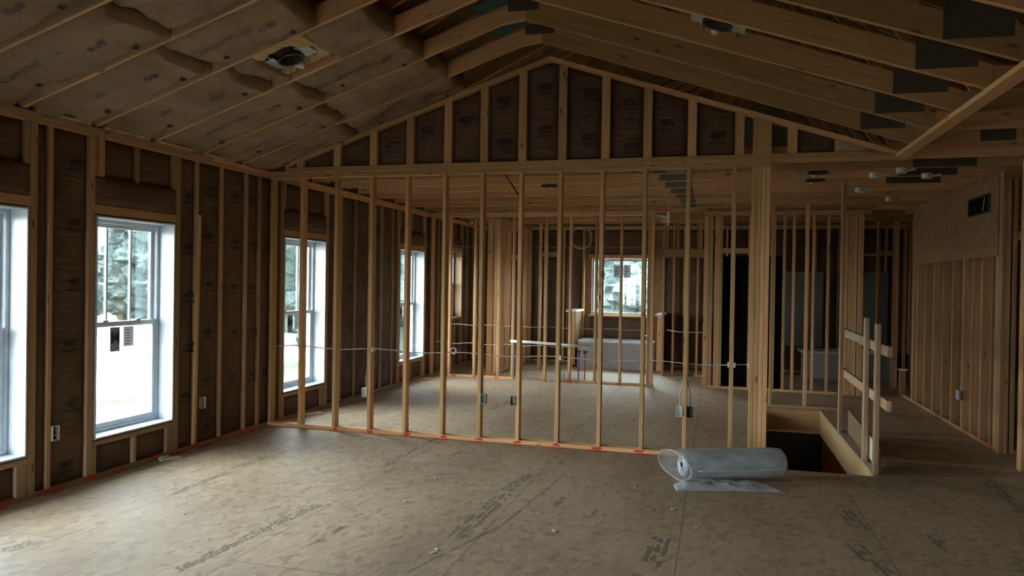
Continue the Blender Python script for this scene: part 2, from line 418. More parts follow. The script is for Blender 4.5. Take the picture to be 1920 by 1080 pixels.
def sheath(name, openings, axis, pos, a0, a1, z0, z1, t=.02, label=None, mat='osb'):
    """sheet with rectangular holes; axis 0: plane X=pos along Y; 1: plane Y=pos along X"""
    mb = MB(); cuts = sorted(openings); cur = a0
    def q(u0, u1, w0, w1):
        if u1-u0 < 1e-4 or w1-w0 < 1e-4: return
        if axis == 0: quadbox(mb, pos, pos+t, u0, u1, w0, w1)
        else: quadbox(mb, u0, u1, pos, pos+t, w0, w1)
    for (u0, u1, w0, w1) in cuts:
        q(cur, u0, z0, z1); q(u0, u1, z0, w0); q(u0, u1, w1, z1); cur = u1
    q(cur, a1, z0, z1)
    o = obj(name, mb, mat); return struct(o, label)

# windows: (y0,y1,z0,z1)
WB, WT = .31, 2.09
WINS = [(-1.9, -1.0, WB, WT), (.55, 1.45, WB, WT), (3.30, 4.20, WB, WT), (4.80, 5.685, WB, WT), (7.455, 8.385, WB, WT), (10.66, 11.65, WB+.03, WT+.02), (12.88, 13.55, .95, 2.16)]
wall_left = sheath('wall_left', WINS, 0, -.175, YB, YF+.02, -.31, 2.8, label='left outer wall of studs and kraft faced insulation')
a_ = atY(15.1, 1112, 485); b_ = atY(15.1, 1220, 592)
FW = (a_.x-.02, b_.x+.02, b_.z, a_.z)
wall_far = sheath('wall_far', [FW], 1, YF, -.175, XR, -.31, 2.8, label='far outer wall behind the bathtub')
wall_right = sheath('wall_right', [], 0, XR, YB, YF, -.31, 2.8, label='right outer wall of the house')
wall_back = sheath('wall_behind', [(.5, 1.7, .02, 2.08)], 1, YB-.02, -.16, XR, -.31, 2.8, label='wall behind the camera')

# ------------------------------------------------------------------ insulation batts on walls
def wall_batt(parent, y0, y1, z0, z1, x=0.0, seed=0, marks=True, name='insulation_batt', puff=.014):
    mb = MB(); nu, nv = max(3, int((y1-y0)/.06)), max(4, int((z1-z0)/.07))
    def top(u, v):
        y = y0+(y1-y0)*u; z = z0+(z1-z0)*v
        e = min(1, 4*u*(1-u)*1.2)*min(1, 12*v*(1-v))
        nz = noise.noise(Vector((y*3+seed, z*7, seed)))*.012+noise.noise(Vector((y*9+seed, z*22, seed)))*.004
        return (x-.03+puff*e+nz*min(1, e*2+.2), y, z)
    def bot(u, v): return (x-.13, y0+(y1-y0)*u, z0+(z1-z0)*v)
    mb.slab(nu, nv, top, bot)
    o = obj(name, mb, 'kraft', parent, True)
    if marks and z1-z0 > .2 and y1-y0 > .17:
        z = z1-.22-random.random()*.15
        while z > z0+.12:
            yy = (y0+y1)/2+random.uniform(.0, .05)
            px = top((yy-y0)/(y1-y0), (z-z0)/(z1-z0))[0]
            text('printed_mark', '407', .072, (0, 1, 0), (0, 0, 1), (px+.012, yy, z), 'ink', o)
            mb2 = MB(); quadbox(mb2, px+.006, px+.0075, yy-.07, yy+.07, z-.062, z-.05); obj('printed_mark', mb2, 'ink', o)
            z -= .46
    return o

def xwall_batt(parent, x0, x1, z0, z1, y=0.0, seed=0, ztop=None, marks=True):
    """batt facing the camera on a Y=const wall; ztop(x) gives a sloping top"""
    mb = MB(); nu, nv = max(3, int((x1-x0)/.06)), max(4, int((z1-z0)/.07))
    def zz(u, v):
        x = x0+(x1-x0)*u; zt = ztop(x) if ztop else z1
        return z0+(zt-z0)*v
    def top(u, v):
        x = x0+(x1-x0)*u; z = zz(u, v); e = min(1, 4*u*(1-u)*1.2)*min(1, 12*v*(1-v))
        nz = noise.noise(Vector((x*4+seed, z*8, seed)))*.024+noise.noise(Vector((x*8, z*22+seed, seed)))*.01
        return (x, y+.028-.014*e+nz*min(1, e*2+.2), z)
    def bot(u, v): return (x0+(x1-x0)*u, y+.12, zz(u, v))
    # orient outward (towards -Y)
    mb.slab(nu, nv, lambda u, v: top(1-u, v), lambda u, v: bot(1-u, v))
    for i, f in enumerate(mb.f): mb.f[i] = f
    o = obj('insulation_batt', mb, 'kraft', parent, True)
    if marks:
        zs = []
        zt = min(ztop(x0), ztop(x1)) if ztop else z1
        z = zt-.13-random.random()*.1
        while z > z0+.06: zs.append(z); z -= .42
        for z in zs:
            xx = (x0+x1)/2+random.uniform(-.03, .05)
            text('printed_mark', '407', .10, (1, 0, 0), (0, 0, 1), (xx, y+.004, z), 'ink', o)
            mb2 = MB(); quadbox(mb2, xx-.07, xx+.07, y+.003, y+.0045, z-.07, z-.058); obj('printed_mark', mb2, 'ink', o)
    return o

# ------------------------------------------------------------------ left wall framing
def yst(parent, yc, z0=T, z1=H, x0=-.14, x1=0.0, w=T, name='stud'):
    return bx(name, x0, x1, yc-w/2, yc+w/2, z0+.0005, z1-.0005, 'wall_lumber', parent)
bx('bottom_plate', -.14, 0, YB, YF, 0, T, 'wall_lumber', wall_left)
bx('top_plate', -.14, 0, YB, 8.0, H, H+T, 'wall_lumber', wall_left); bx('top_plate', -.14, 0, 8.0, YF, H, H+T, 'lumber', wall_left)
bx('top_plate', -.14, .004, YB, 6.2, H+T, HT, 'wall_lumber', wall_left); bx('top_plate', -.14, .004, 6.2, YF, H+T, HT, 'lumber', wall_left)
full = []
def window_framing(y0, y1, z0, z1, k=T*1.6):
    ya, yb = y0-.012, y1+.012
    for yc in (ya-k/2, yb+k/2):
        yst(wall_left, yc, T, H, w=k); full.append((yc, k))
    bx('window_header', -.14, 0, ya, yb, z1+.012, z1+.085, 'header', wall_left)
    bx('sill_plate', -.14, 0, ya, yb, z0-.012-T, z0-.012, 'wall_lumber', wall_left)
    ys = [ya+.02, (ya+yb)/2-.01, yb-.045]
    for i, yc in enumerate(ys):
        if z0 > .2: yst(wall_left, yc, T, z0-.012-T, w=T if i < 2 else .085, name='cripple_stud')
        yst(wall_left, yc+(.02 if i == 2 else 0), 2.40, H, w=T, name='cripple_stud')
    for i in range(2):
        p, q = ys[i]+T/2, ys[i+1]-(T/2 if i == 0 else .043)
        if z0 > .2: wall_batt(wall_left, p+.003, q-.003, T+.002, z0-.055, seed=y0+i, puff=.01)
        wall_batt(wall_left, p+.003, ys[i+1]-T/2+(.02 if i else 0)-.003, 2.40, H-.002, seed=y0+i+9)
    wall_batt(wall_left, ya+.004, yb-.004, z1+.088, 2.40, x=.03, seed=y0*3, marks=True, puff=.03)
for (y0, y1, z0, z1) in WINS: window_framing(y0, y1, z0, z1)
for y in (-2.8, -2.4, -.55, -.15, .25, 1.85, 2.25, 2.65, 2.95, 4.385, 5.985, 6.35, 6.75, 6.985, 7.275, 8.80, 9.2, 9.62, 10.02, 10.4, 11.95, 12.35, 12.62, 13.9, 14.3, 14.7, 15.0, -3.15):
    yst(wall_left, y); full.append((y, T))
full.sort()
inwin = lambda a, b: any(a < w[1] and b > w[0] for w in WINS)
for i in range(len(full)-1):
    a = full[i][0]+full[i][1]/2; b = full[i+1][0]-full[i+1][1]/2
    if b-a > .08 and not inwin(a+.02, b-.02): wall_batt(wall_left, a+.003, b-.003, T+.002, H-.002, seed=i*1.7)
# an angled let-in board beside the second window (wider at its foot)
bx('wood_block', .001, .02, 4.81, 4.86, 2.40, 2.70, 'lumber', wall_left)
obj('wood_block', MB().beam((.012, 5.96, .06), (.012, 5.995, 2.2), .04, .022, (0, 1, 0)), 'lumber', wall_left)

for (ya_, yb_) in ((4.25, 4.72), (4.86, 5.34), (5.44, 5.92), (6.05, 6.5)):
    mb = MB(); mb.slab(14, 5, lambda u, v: (-.05+.085*v, ya_+(yb_-ya_)*u, HT+.02+.05*math.sin(math.pi*min(1, v+.25))*(1+.6*noise.noise(Vector((u*7+ya_, v*3, 0))))), lambda u, v: (-.05+.075*v, ya_+(yb_-ya_)*u, HT+.001))
    for i_, f_ in enumerate(mb.f): mb.f[i_] = f_[::-1]
    obj('insulation_fluff', mb, 'fluff', wall_left, True)
# red marking paint along the foot of the left wall
def splat(parent, pts_axis, c, w, h, mat='red', seed=0, n=9):
    """thin irregular blob lying on a plane: pts_axis=(right,up,normal)"""
    r_, u_, n_ = [Vector(v) for v in pts_axis]; mb = MB(); c = Vector(c); pts = []
    for i in range(n):
        a = 2*math.pi*i/n; k = random.uniform(.45, 1.0)
        pts.append(c+r_*math.cos(a)*w*k+u_*math.sin(a)*h*k)
    mb.poly([p+n_*.0012 for p in pts]); mb.poly([p+n_*.0002 for p in pts[::-1]])
    for i in range(n):
        j = (i+1) % n; mb.poly([pts[i]+n_*.0002, pts[j]+n_*.0002, pts[j]+n_*.0012, pts[i]+n_*.0012])
    return obj('red_paint_mark', mb, mat, parent)
for y in (3.35, 3.75, 4.05, 4.36, 4.5, 4.78, 5.05, 5.45, 5.72, 5.95, 6.33, 6.75, 6.95, 7.6, 8.3, 8.9, 9.7, 10.6, 11.4):
    splat(wall_left, ((0, 1, 0), (0, 0, 1), (1, 0, 0)), (0, y, .021), random.uniform(.08, .17), .02)
for y in (3.4, 3.9, 4.4, 4.95, 5.6, 5.75, 6.1, 6.6, 6.85, 7.7, 8.7, 9.9):
    splat(floor, ((0, 1, 0), (-1, 0, 0), (0, 0, 1)), (.03, y, .0005), random.uniform(.10, .25), .022)

# ------------------------------------------------------------------ windows
def window(n, y0, y1, z0, z1, label, liner=True, sticker=True, grille=True):
    """double hung unit in the X wall; liner boards reach the room face"""
    root = sempty('window_%d' % n, (-.15, (y0+y1)/2, z0), label)
    lt = .014; mb = MB()
    if liner:
        for b in ((-.15, .006, y0, y0+lt, z0, z1), (-.15, .006, y1-lt, y1, z0, z1), (-.15, .006, y0+lt, y1-lt, z0, z0+lt), (-.15, .006, y0+lt, y1-lt, z1-lt, z1)): mb.box(*b, .002)
        obj('jamb_liner', mb, 'vinyl', root)
    fr = MB(); w = .045
    for b in ((-.23, -.152, y0, y0+w, z0, z1), (-.23, -.152, y1-w, y1, z0, z1), (-.23, -.152, y0+w, y1-w, z0, z0+w), (-.23, -.152, y0+w, y1-w, z1-w, z1)): fr.box(*b, .004)
    obj('window_frame', fr, 'vinyl', root)
    zm = z0+(z1-z0)*.502
    for nm, xa, xb, s0, s1 in (('upper_sash', -.215, -.19, zm-.02, z1-w), ('lower_sash', -.185, -.16, z0+w, zm+.025)):
        sb = MB(); sw = .032; ya, yb = y0+w+.002, y1-w-.002
        for b in ((xa, xb, ya, ya+sw, s0, s1), (xa, xb, yb-sw, yb, s0, s1), (xa, xb, ya+sw, yb-sw, s0, s0+sw+.008), (xa, xb, ya+sw, yb-sw, s1-sw, s1)): sb.box(*b, .003)
        so = obj(nm, sb, 'vinyl', root)
        g = MB(); quadbox(g, (xa+xb)/2-.002, (xa+xb)/2+.002, ya+sw, yb-sw, s0+sw, s1-sw); obj('pane', g, 'glass', so)
        if nm == 'upper_sash' and grille:
            gm = MB()
            for k in (1, 2):
                yc = ya+(yb-ya)*k/3; gm.box((xa+xb)/2+.003, (xa+xb)/2+.011, yc-.009, yc+.009, s0+sw, s1-sw, .002)
            obj('grille_bar', gm, 'vinyl', so)
        if nm == 'lower_sash':
            lk = MB()
            for k in (.27, .73): yc = ya+(yb-ya)*k; lk.box(xb-.02, xb+.012, yc-.025, yc+.025, s1+.0005, s1+.014, .003)
            obj('sash_lock', lk, 'grey_box', so)
            if sticker:
                q = MB(); yc = y0+(y1-y0)*.5; xs = (xa+xb)/2+.003
                quadbox(q, xs, xs+.001, yc-.115, yc-.01, s1-.255, s1-.05); st = obj('sticker', q, 'greypaper', so)
                text('sticker_print', 'M', .13, (0, 1, 0), (0, 0, 1), (xs+.003, yc-.06, s1-.14), 'ink', st)
                q = MB(); quadbox(q, xs, xs+.001, yc+.03, yc+.145, s1-.22, s1-.05); st2 = obj('sticker', q, 'paper', so)
                q = MB()
                for i in range(6):
                    zz = s1-.075-i*.024; quadbox(q, xs+.001, xs+.002, yc+.045+random.random()*.02, yc+.12-random.random()*.03, zz-.006, zz)
                obj('sticker_print', q, 'ink', st2)
    portal('window_portal', (-.26, (y0+y1)/2, (z0+z1)/2), y1-y0-.08, z1-z0-.08, (math.pi/2, 0, -math.pi/2))
    return root
WLAB = ['left window well behind the camera', 'left window behind the camera', 'left window cut by the photo edge', 'tall white window nearest in full view', 'white window just behind the stud partition', 'white window far along the left wall', 'small square window beyond the far partition']
for i, w in enumerate(WINS): window(i+1, *w, WLAB[i], liner=(i != 6), sticker=(i != 6), grille=(i != 6))

# far picture window (axis swapped) and an opening added behind the camera for its light
def ywindow(n, x0, x1, z0, z1, yin, out, label, panes=1, sticker=False):
    root = sempty('window_%d' % n, ((x0+x1)/2, yin, z0), label); s = out
    ya, yb = sorted((yin+s*.02, yin+s*.09)); fr = MB(); w = .045
    for b in ((x0, x0+w, ya, yb, z0, z1), (x1-w, x1, ya, yb, z0, z1), (x0+w, x1-w, ya, yb, z0, z0+w), (x0+w, x1-w, ya, yb, z1-w, z1)): fr.box(*b, .004)
    obj('window_frame', fr, 'vinyl', root)
    st = (x1-x0-2*w)/panes
    for k in range(panes):
        g = MB(); quadbox(g, x0+w+k*st+.012, x0+w+(k+1)*st-.012, (ya+yb)/2-.002, (ya+yb)/2+.002, z0+w, z1-w); obj('pane', g, 'glass', root)
        if k:
            m_ = MB(); m_.box(x0+w+k*st-.012, x0+w+k*st+.012, ya+.01, yb-.01, z0+w, z1-w); obj('mullion', m_, 'vinyl', root)
    if sticker:
        for (dx, mt) in ((-.1, 'paper'), (.1, 'paper')):
            q = MB(); xc = (x0+x1)/2+dx; quadbox(q, xc-.07, xc+.07, (ya+yb)/2-.006, (ya+yb)/2-.004, z1-.38, z1-.12); so = obj('sticker', q, mt, root)
            q = MB()
            for i in range(5): quadbox(q, xc-.05, xc+.04-random.random()*.04, (ya+yb)/2-.008, (ya+yb)/2-.006, z1-.18-i*.04, z1-.165-i*.04)
            obj('sticker_print', q, 'ink', so)
    portal('window_portal', ((x0+x1)/2, (yb+.03) if s > 0 else (ya-.03), (z0+z1)/2), x1-x0-.08, z1-z0-.08, (math.pi/2, 0, 0) if s > 0 else (-math.pi/2, 0, 0))
    return root
ywindow(8, *FW, YF, 1, 'white picture window over the bathtub', sticker=True)
ywindow(9, .5, 1.7, .02, 2.08, YB, -1, 'unseen patio door added behind the camera for its light', panes=2)
# ------------------------------------------------------------------ near stud partition with gable above
def xst(parent, xl, y0, z0=T, z1=H, w=T, d=.089, name='stud', mat='lumber'):
    return bx(name, xl, xl+w, y0, y0+d, z0+.0005, z1-.0005, mat, parent)
part = thing('stud_partition', 'open stud partition wall crossing the room below the gable', 'stud wall', (2.6, D+.045, 0))
bx('bottom_plate', .001, 5.03, D, D+.089, 0, T, 'lumber', part)
bx('top_plate', .001, 5.19, D, D+.089, H, H+T, 'lumber', part)
bx('top_plate', .006, 6.32, D, D+.089, H+T+.0005, HT, 'lumber', part)
xst(part, .004, D); studx = [.3785+.4064*i for i in range(12)]
lefts = [(557.5, 770), (621.7, 775), (688, 780), (754, 780), (825, 790), (894, 795), (966, 790), (1038, 800), (1117.5, 810), (1198, 820), (1278, 820), (1366, 830)]
for i, (px, py) in enumerate(lefts):
    x = atY(D, px, py).x; x = .5*x+.5*studx[i]; studx[i] = x; xst(part, x, D)
for x in (5.030, 5.070, 5.110, 5.150): xst(part, x, D, 0 if x > 5.02 else T, H, name='post_stud')
for px in (628, 695, 762, 832, 898, 970, 1043, 1120, 1200):
    x = atY(D, px, 800).x
    splat(part, ((1, 0, 0), (0, 0, 1), (0, -1, 0)), (x, D, .02), random.uniform(.05, .09), .02)
    splat(floor, ((1, 0, 0), (0, 1, 0), (0, 0, 1)), (x+random.uniform(-.02, .02), D-.045, .0005), random.uniform(.09, .16), .03)
for px in (1150, 1230, 860):
    x = atY(D, px, 800).x; splat(floor, ((1, 0, 0), (0, 1, 0), (0, 0, 1)), (x, D-.03, .0005), .12, .01)

RXV, RZV = 3.11, 3.84     # ridge of the vault at the gable (top edge)
EX = 6.28
def gtop(x): return HT+.02+(RZV-HT-.02)*(x/RXV if x < RXV else (EX-x)/(EX-RXV))
gable = thing('gable_wall', 'triangular insulated gable framing above the stud partition', 'stud wall', (3.1, D+.045, HT))
sl = MB(); th = .045
slopeL = (gtop(RXV)-gtop(0))/RXV
def gplate(x0, x1):
    mb = MB(); P = [(x0, D, gtop(x0)-th), (x1, D, gtop(x1)-th), (x1, D, gtop(x1)), (x0, D, gtop(x0))]; Q = [(p[0], D+.089, p[2]) for p in P]
    L = x1-x0; r0 = random.random()*30
    def q(a, b, c, d, v0, v1): mb.poly([a, b, c, d], [(r0, v0), (r0+L, v0), (r0+L, v1), (r0, v1)])
    q(P[0], P[1], P[2], P[3], 0, .04); q(P[3], P[2], Q[2], Q[3], .05, .14); q(Q[3], Q[2], Q[1], Q[0], .2, .24); q(Q[0], Q[1], P[1], P[0], .3, .39)
    mb.poly([P[1], Q[1], Q[2], P[2]]); mb.poly([P[0], P[3], Q[3], Q[0]])
    return obj('sloping_plate', mb, 'lumber', gable)
gplate(.2, RXV); gplate(RXV, EX)
gb = MB(); bx('bottom_plate', .2, 6.0, D, D+.089, HT+.0005, HT+T, 'lumber', gable)
gpx = [(563, 300), (632, 280), (700, 280), (769, 270), (840, 250), (908, 230), (980, 220), (1055, 220), (1136, 220), (1215, 220), (1298, 240), (1387, 250)]
GW = .08
gx = [atY(D, *p).x-GW/2 for p in gpx]+[5.33]
def slanted(x0, x1, z0, name='stud', mat='lumber', y0=D, d=.089):
    mb = MB(); a, b = gtop(x0)-th-.001, gtop(x1)-th-.001; m = z0
    P = [(x0, y0, m), (x1, y0, m), (x1, y0, b), (x0, y0, a)]
    if x0 < RXV < x1: P = [(x0, y0, m), (x1, y0, m), (x1, y0, b), (RXV, y0, gtop(RXV)-th), (x0, y0, a)]
    Q = [(p[0], y0+d, p[2]) for p in P]; n = len(P); u0 = random.random()*40; v0 = random.random()*40
    mb.poly(P, [(u0+p[2], v0+p[0]) for p in P]); mb.poly(Q[::-1], [(u0+p[2], v0+p[0]+.2) for p in Q[::-1]])
    for i in range(n):
        j = (i+1) % n; mb.poly([P[j], P[i], Q[i], Q[j]], [(u0+p[2], v0+p[1]+.4) for p in (P[j], P[i], Q[i], Q[j])])
    return obj(name, mb, mat, gable)
for x in gx: slanted(x, x+GW, HT+T+.0005, d=.04)
slanted(5.03, 5.19, HT+T+.0005, 'post_block'); 
xs_ = gx[:12]
for i in range(11):
    a, b = xs_[i]+GW+.001, xs_[i+1]-.001
    xwall_batt(gable, a, b, HT+T+.004, 3.9, D+.022, seed=i*2.3, ztop=lambda x: gtop(x)-th-.006)
xwall_batt(gable, 5.415, 5.72, HT+T+.004, 3.9, D+.01, seed=44, ztop=lambda x: gtop(x)-th-.006, marks=False)
mbf = MB(); x0, x1 = 5.73, 6.1
mbf.slab(8, 6, lambda u, v: (x1+(x0-x1)*u, D+.02+.02*noise.noise(Vector((u*6, v*6, 3))), HT+T+.004+(gtop(x1+(x0-x1)*u)-th-.006-HT-T)*v*.98), lambda u, v: (x1+(x0-x1)*u, D+.08, HT+T+.004+(gtop(x1+(x0-x1)*u)-th-.006-HT-T)*v*.98))
obj('insulation_fluff', mbf, 'fluff', gable, True)
xwall_batt(gable, .26, xs_[0]-.003, HT+T+.004, 3.9, D+.02, seed=4, ztop=lambda x: gtop(x)-th-.006, marks=False)

# ------------------------------------------------------------------ scissor trusses
CH = .14
def vplane(x):  # underside of the vault
    return 2.79+(3.88-2.79)*(x/3.13) if x < 3.13 else 2.79+(3.88-2.79)*(EX-x)/(EX-3.13)
def chordpoly(root, name, pts, y0, mat='chord', t=T, skew=None):
    """pts: profile in (x,z); extruded in Y, long axis along first edge"""
    mb = MB(); dy = lambda x: y0+(skew(x) if skew else 0)
    P = [(p[0], dy(p[0]), p[1]) for p in pts]; Q = [(p[0], p[1]+t, p[2]) for p in P]; n = len(P)
    d = Vector((pts[1][0]-pts[0][0], pts[1][1]-pts[0][1])).normalized(); nn = Vector((-d.y, d.x)); u0 = random.random()*60; v0 = random.random()*60
    uv = lambda p: (u0+p[0]*d.x+p[2]*d.y, v0+p[0]*nn.x+p[2]*nn.y)
    mb.poly(P, [uv(p) for p in P]); mb.poly(Q[::-1], [(uv(p)[0], uv(p)[1]+.4) for p in Q[::-1]])
    for i in range(n):
        j = (i+1) % n; mb.poly([P[j], P[i], Q[i], Q[j]], [(uv(p)[0], uv(p)[1]+p[1]) for p in (P[j], P[i], Q[i], Q[j])])
    return obj(name, mb, mat, root)
def deckz(x): return 2.62+(RZ-2.62)*(x+.9)/(RX+.9) if x < RX else RZ-(RZ-2.6)*(x-RX)/(12-RX)
def top_and_webs(root, yc, webs):
    z = lambda x: deckz(x)-.012
    chordpoly(root, 'top_chord', [(-.15, z(-.15)-.12), (RX, z(RX)-.14), (RX, z(RX)-.02), (-.15, z(-.15)-.012)], yc)
    chordpoly(root, 'top_chord', [(RX+.002, z(RX)-.14), (11.15, z(11.15)-.12), (11.15, z(11.15)-.01), (RX+.002, z(RX)-.02)], yc)
    for (xa, za, xb, zb) in webs:
        obj('web', MB().beam((xa, yc+T/2, za), (xb, yc+T/2, zb), .089, T, (1, 0, 0)), 'chord', root)
TL = [3.5, 4.13, 4.77, 5.41, 6.04, 6.66]; TR = [3.85, 4.43, 4.99, 5.58, 6.17, 6.76]
TRUSS = [(-1.9, -1.9), (-1.3, -1.3), (-.7, -.7), (-.1, -.1), (.5, .5), (1.1, 1.1), (1.7, 1.75), (2.3, 2.45), (2.9, 3.15)]+list(zip(TL, TR))
NT = len(TRUSS)
for k, (ya, yb) in enumerate(TRUSS):
    fromp = NT-k
    seen = fromp <= 6
    if not seen and k < 4: pass
    lab = ('sloping scissor roof truss, %s from the stud partition, with steel gusset plates' % (ORD[fromp-1] if fromp > 1 else 'nearest one')) if seen else None
    root = thing('roof_truss', lab or 'scissor roof truss over the camera outside the photo', 'roof truss', (3.13, (ya+yb)/2, 2.79), 'scissor roof trusses over the vaulted room')
    sk = lambda x, ya=ya, yb=yb: (yb-ya)*x/EX
    z0, zr = 2.79, 3.88; kk = (zr-z0)/3.13; nz = CH*math.sqrt(1+kk*kk)
    chordpoly(root, 'bottom_chord', [(.0, z0), (2.93, z0+kk*2.93), (3.13, zr-.045), (3.13, zr+nz), (.0, z0+nz)], ya, mat='lumber', skew=sk)  # left half takes the lighter lumber, lit look put into its colour
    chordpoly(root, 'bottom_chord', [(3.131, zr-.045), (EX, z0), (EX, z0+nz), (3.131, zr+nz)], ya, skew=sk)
    chordpoly(root, 'flat_chord', [(EX+.002, z0), (XR-.02, z0), (XR-.02, z0+CH), (EX+.002, z0+CH)], yb)
    def gusset(x0, x1, za, zb, mat):
        gp = MB(); f = lambda x, o: ya+sk(x)-o
        A = [(x0, f(x0, .003), za), (x1, f(x1, .003), za), (x1, f(x1, .003), zb), (x0, f(x0, .003), zb)]
        B = [(p[0], p[1]+.002, p[2]) for p in A]
        gp.poly(A); gp.poly(B[::-1])
        for a_ in range(4): b_ = (a_+1) % 4; gp.poly([A[b_], A[a_], B[a_], B[b_]])
        obj('gusset_plate', gp, mat, root)
    gusset(2.98, 3.25, zr+.03, zr+.125, 'plate_dark')
    gusset(5.86, 6.2, 2.93, 3.14, 'plate_dark')
    if k % 2 == 0:
        gp = MB(); quadbox(gp, 6.75, 7.0, yb-.003, yb-.001, 2.80, 2.90); obj('gusset_plate', gp, 'plate_dark', root)
    yc = (ya+yb)/2+.039
    top_and_webs(root, yc, [(3.13, 4.05, 3.13, deckz(3.13)-.15), (3.2, 4.03, 5.1, deckz(5.1)-.15), (4.7, 3.5, 5.3, deckz(5.3)-.15), (1.6, 3.55, 2.6, deckz(2.6)-.15), (7.5, 2.94, 5.9, deckz(5.9)-.15), (4.9, 3.45, 3.9, deckz(3.9)-.15)])
# strip nailed under the truss heels where the vault meets the flat ceiling
obj_ = obj('ceiling_strip', MB().beam((6.27, -1.9, 2.77), (6.27, 7.15, 2.77), .10, .035, (1, 0, 0)), 'lumber')
tag(obj_, 'long board nailed along the right foot of the vault', 'board')

# flat trusses over the far rooms
FY = [7.42+.595*i for i in range(13)]
for k, y in enumerate(FY):
    root = thing('flat_truss', 'flat ceiling truss behind the partition, %s row going back' % ORD[k], 'roof truss', (5.5, y, 2.785), 'flat trusses over the far rooms')
    chordpoly(root, 'bottom_chord', [(0.01, 2.785), (XR-.02, 2.785), (XR-.02, 2.785+CH), (.01, 2.785+CH)], y, mat='lumber')
    if k in (1, 2, 3, 4, 5, 6, 7):
        x0 = 4.02+.03*k; gp = MB(); quadbox(gp, x0, 4.42, y-.003, y-.001, 2.79, 2.79+.11); obj('gusset_plate', gp, 'plate_metal', root)
        if k == 1:
            gp = MB(); quadbox(gp, 4.2, 4.38, y-.005, y-.0035, 2.787, 2.9); obj('gusset_plate', gp, 'plate_pale', root)
    if k in (1, 2, 3):
        gp = MB(); quadbox(gp, 6.55, 7.1, y-.003, y-.001, 2.79, 2.87); obj('gusset_plate', gp, 'plate_dark', root)
    top_and_webs(root, y+.0, [(2.5, 2.93, 3.5, deckz(3.5)-.15), (4.2, 2.93, 3.6, deckz(3.6)-.15), (4.4, 2.93, 5.5, deckz(5.5)-.16), (7.2, 2.93, 5.6, deckz(5.6)-.16)])

# attic insulation on the flat ceiling edge and added teal panel coloured as daylight at the ridge
tf = MB(); tf.slab(6, 4, lambda u, v: (2.6+.7*u, 6.3+.85*v, deckz(2.6+.7*u)-.2), lambda u, v: (2.6+.7*u, 6.3+.85*v, deckz(2.6+.7*u)-.19))
tag(obj('daylight_panel', tf, 'teal'), 'teal panel coloured as daylight in the dark attic beside the ridge', 'daylight panel')

# ------------------------------------------------------------------ ceiling batts on the left slope
def roof_batt(k, ya0, yb0, x0, x1, label, drop0=0, drop1=0, seed=0, marks=True, endcap=False):
    """ya0/yb0: functions of x giving the bay sides"""
    mb = MB(); nu = int((x1-x0)/.045)+2; VS = [0, .018, .04, .075, .12, .2, .3, .4, .5, .6, .7, .8, .88, .925, .96, .982, 1]; nv = len(VS)-1
    EPS = .005
    def top(u, v):
        x = x0+(x1-x0)*u; a_, b_ = ya0(x)-EPS, yb0(x)+EPS; y = a_+(b_-a_)*v; w = min(v, 1-v)
        e0 = math.exp(-(u*(x1-x0)/.12)); e1 = math.exp(-((1-u)*(x1-x0)/.12))
        n = noise.noise(Vector((x*3+seed, y*5, seed)))*.045+noise.noise(Vector((x*9+seed, y*9, seed)))*.026
        wob = .0015*noise.noise(Vector((x*6, y*2, seed)))
        if w < .03: return (x, y+(.010*noise.noise(Vector((x*2.5, seed, 0))) if w == 0 else 0), vplane(x)-.0035-wob if w < .01 else vplane(x)-.001)
        f = min(1, (w-.03)/.12)
        z = vplane(x)+.045*math.exp(-((w-.075)/.035)**2)-.012*f+n*f+(drop0*e0+drop1*e1)*min(1, 4*v*(1-v)+.1)
        return (x, y, z)
    def bot(u, v):
        x = x0+(x1-x0)*u; y = ya0(x)+(yb0(x)-ya0(x))*v; return (x, y, vplane(x)+.16)
    _sl = mb.slab
    def vm(v): return VS[int(round(v*nv))]
    top_, bot_ = top, bot
    mb.slab(nu, nv, lambda u, v: top_(u, vm(1-v)), lambda u, v: bot_(u, vm(1-v)))
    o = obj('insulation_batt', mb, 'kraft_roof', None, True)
    tag(o, label, 'insulation batt', 'kraft faced batts on the sloping ceiling')
    if marks:
        ym = lambda x: (ya0(x)+yb0(x))/2
        sl_ = Vector((1, 0, KL)).normalized()
        def mk(body, size, x, dy, mat):
            u = (x-x0)/(x1-x0); v = .5+dy/(yb0(x)-ya0(x)); p = Vector(top(u, max(.15, min(.85, v))))
            text('printed_mark', body, size, sl_, Vector((0, -1, 0)), (p.x, p.y, p.z-.012), mat, o)
        mk('CertainTeed', .10, x0+.38*(x1-x0), -.06, 'inkblue')
        mk('R-30', .07, x0+.75*(x1-x0), .0, 'inkblue')
        mk('e', .09, x0+.25*(x1-x0), .14, 'ink'); mk('e', .09, x0+.86*(x1-x0), .16, 'ink')
    return o
bays = []
for k in range(NT-1): bays.append((TRUSS[k], TRUSS[k+1]))
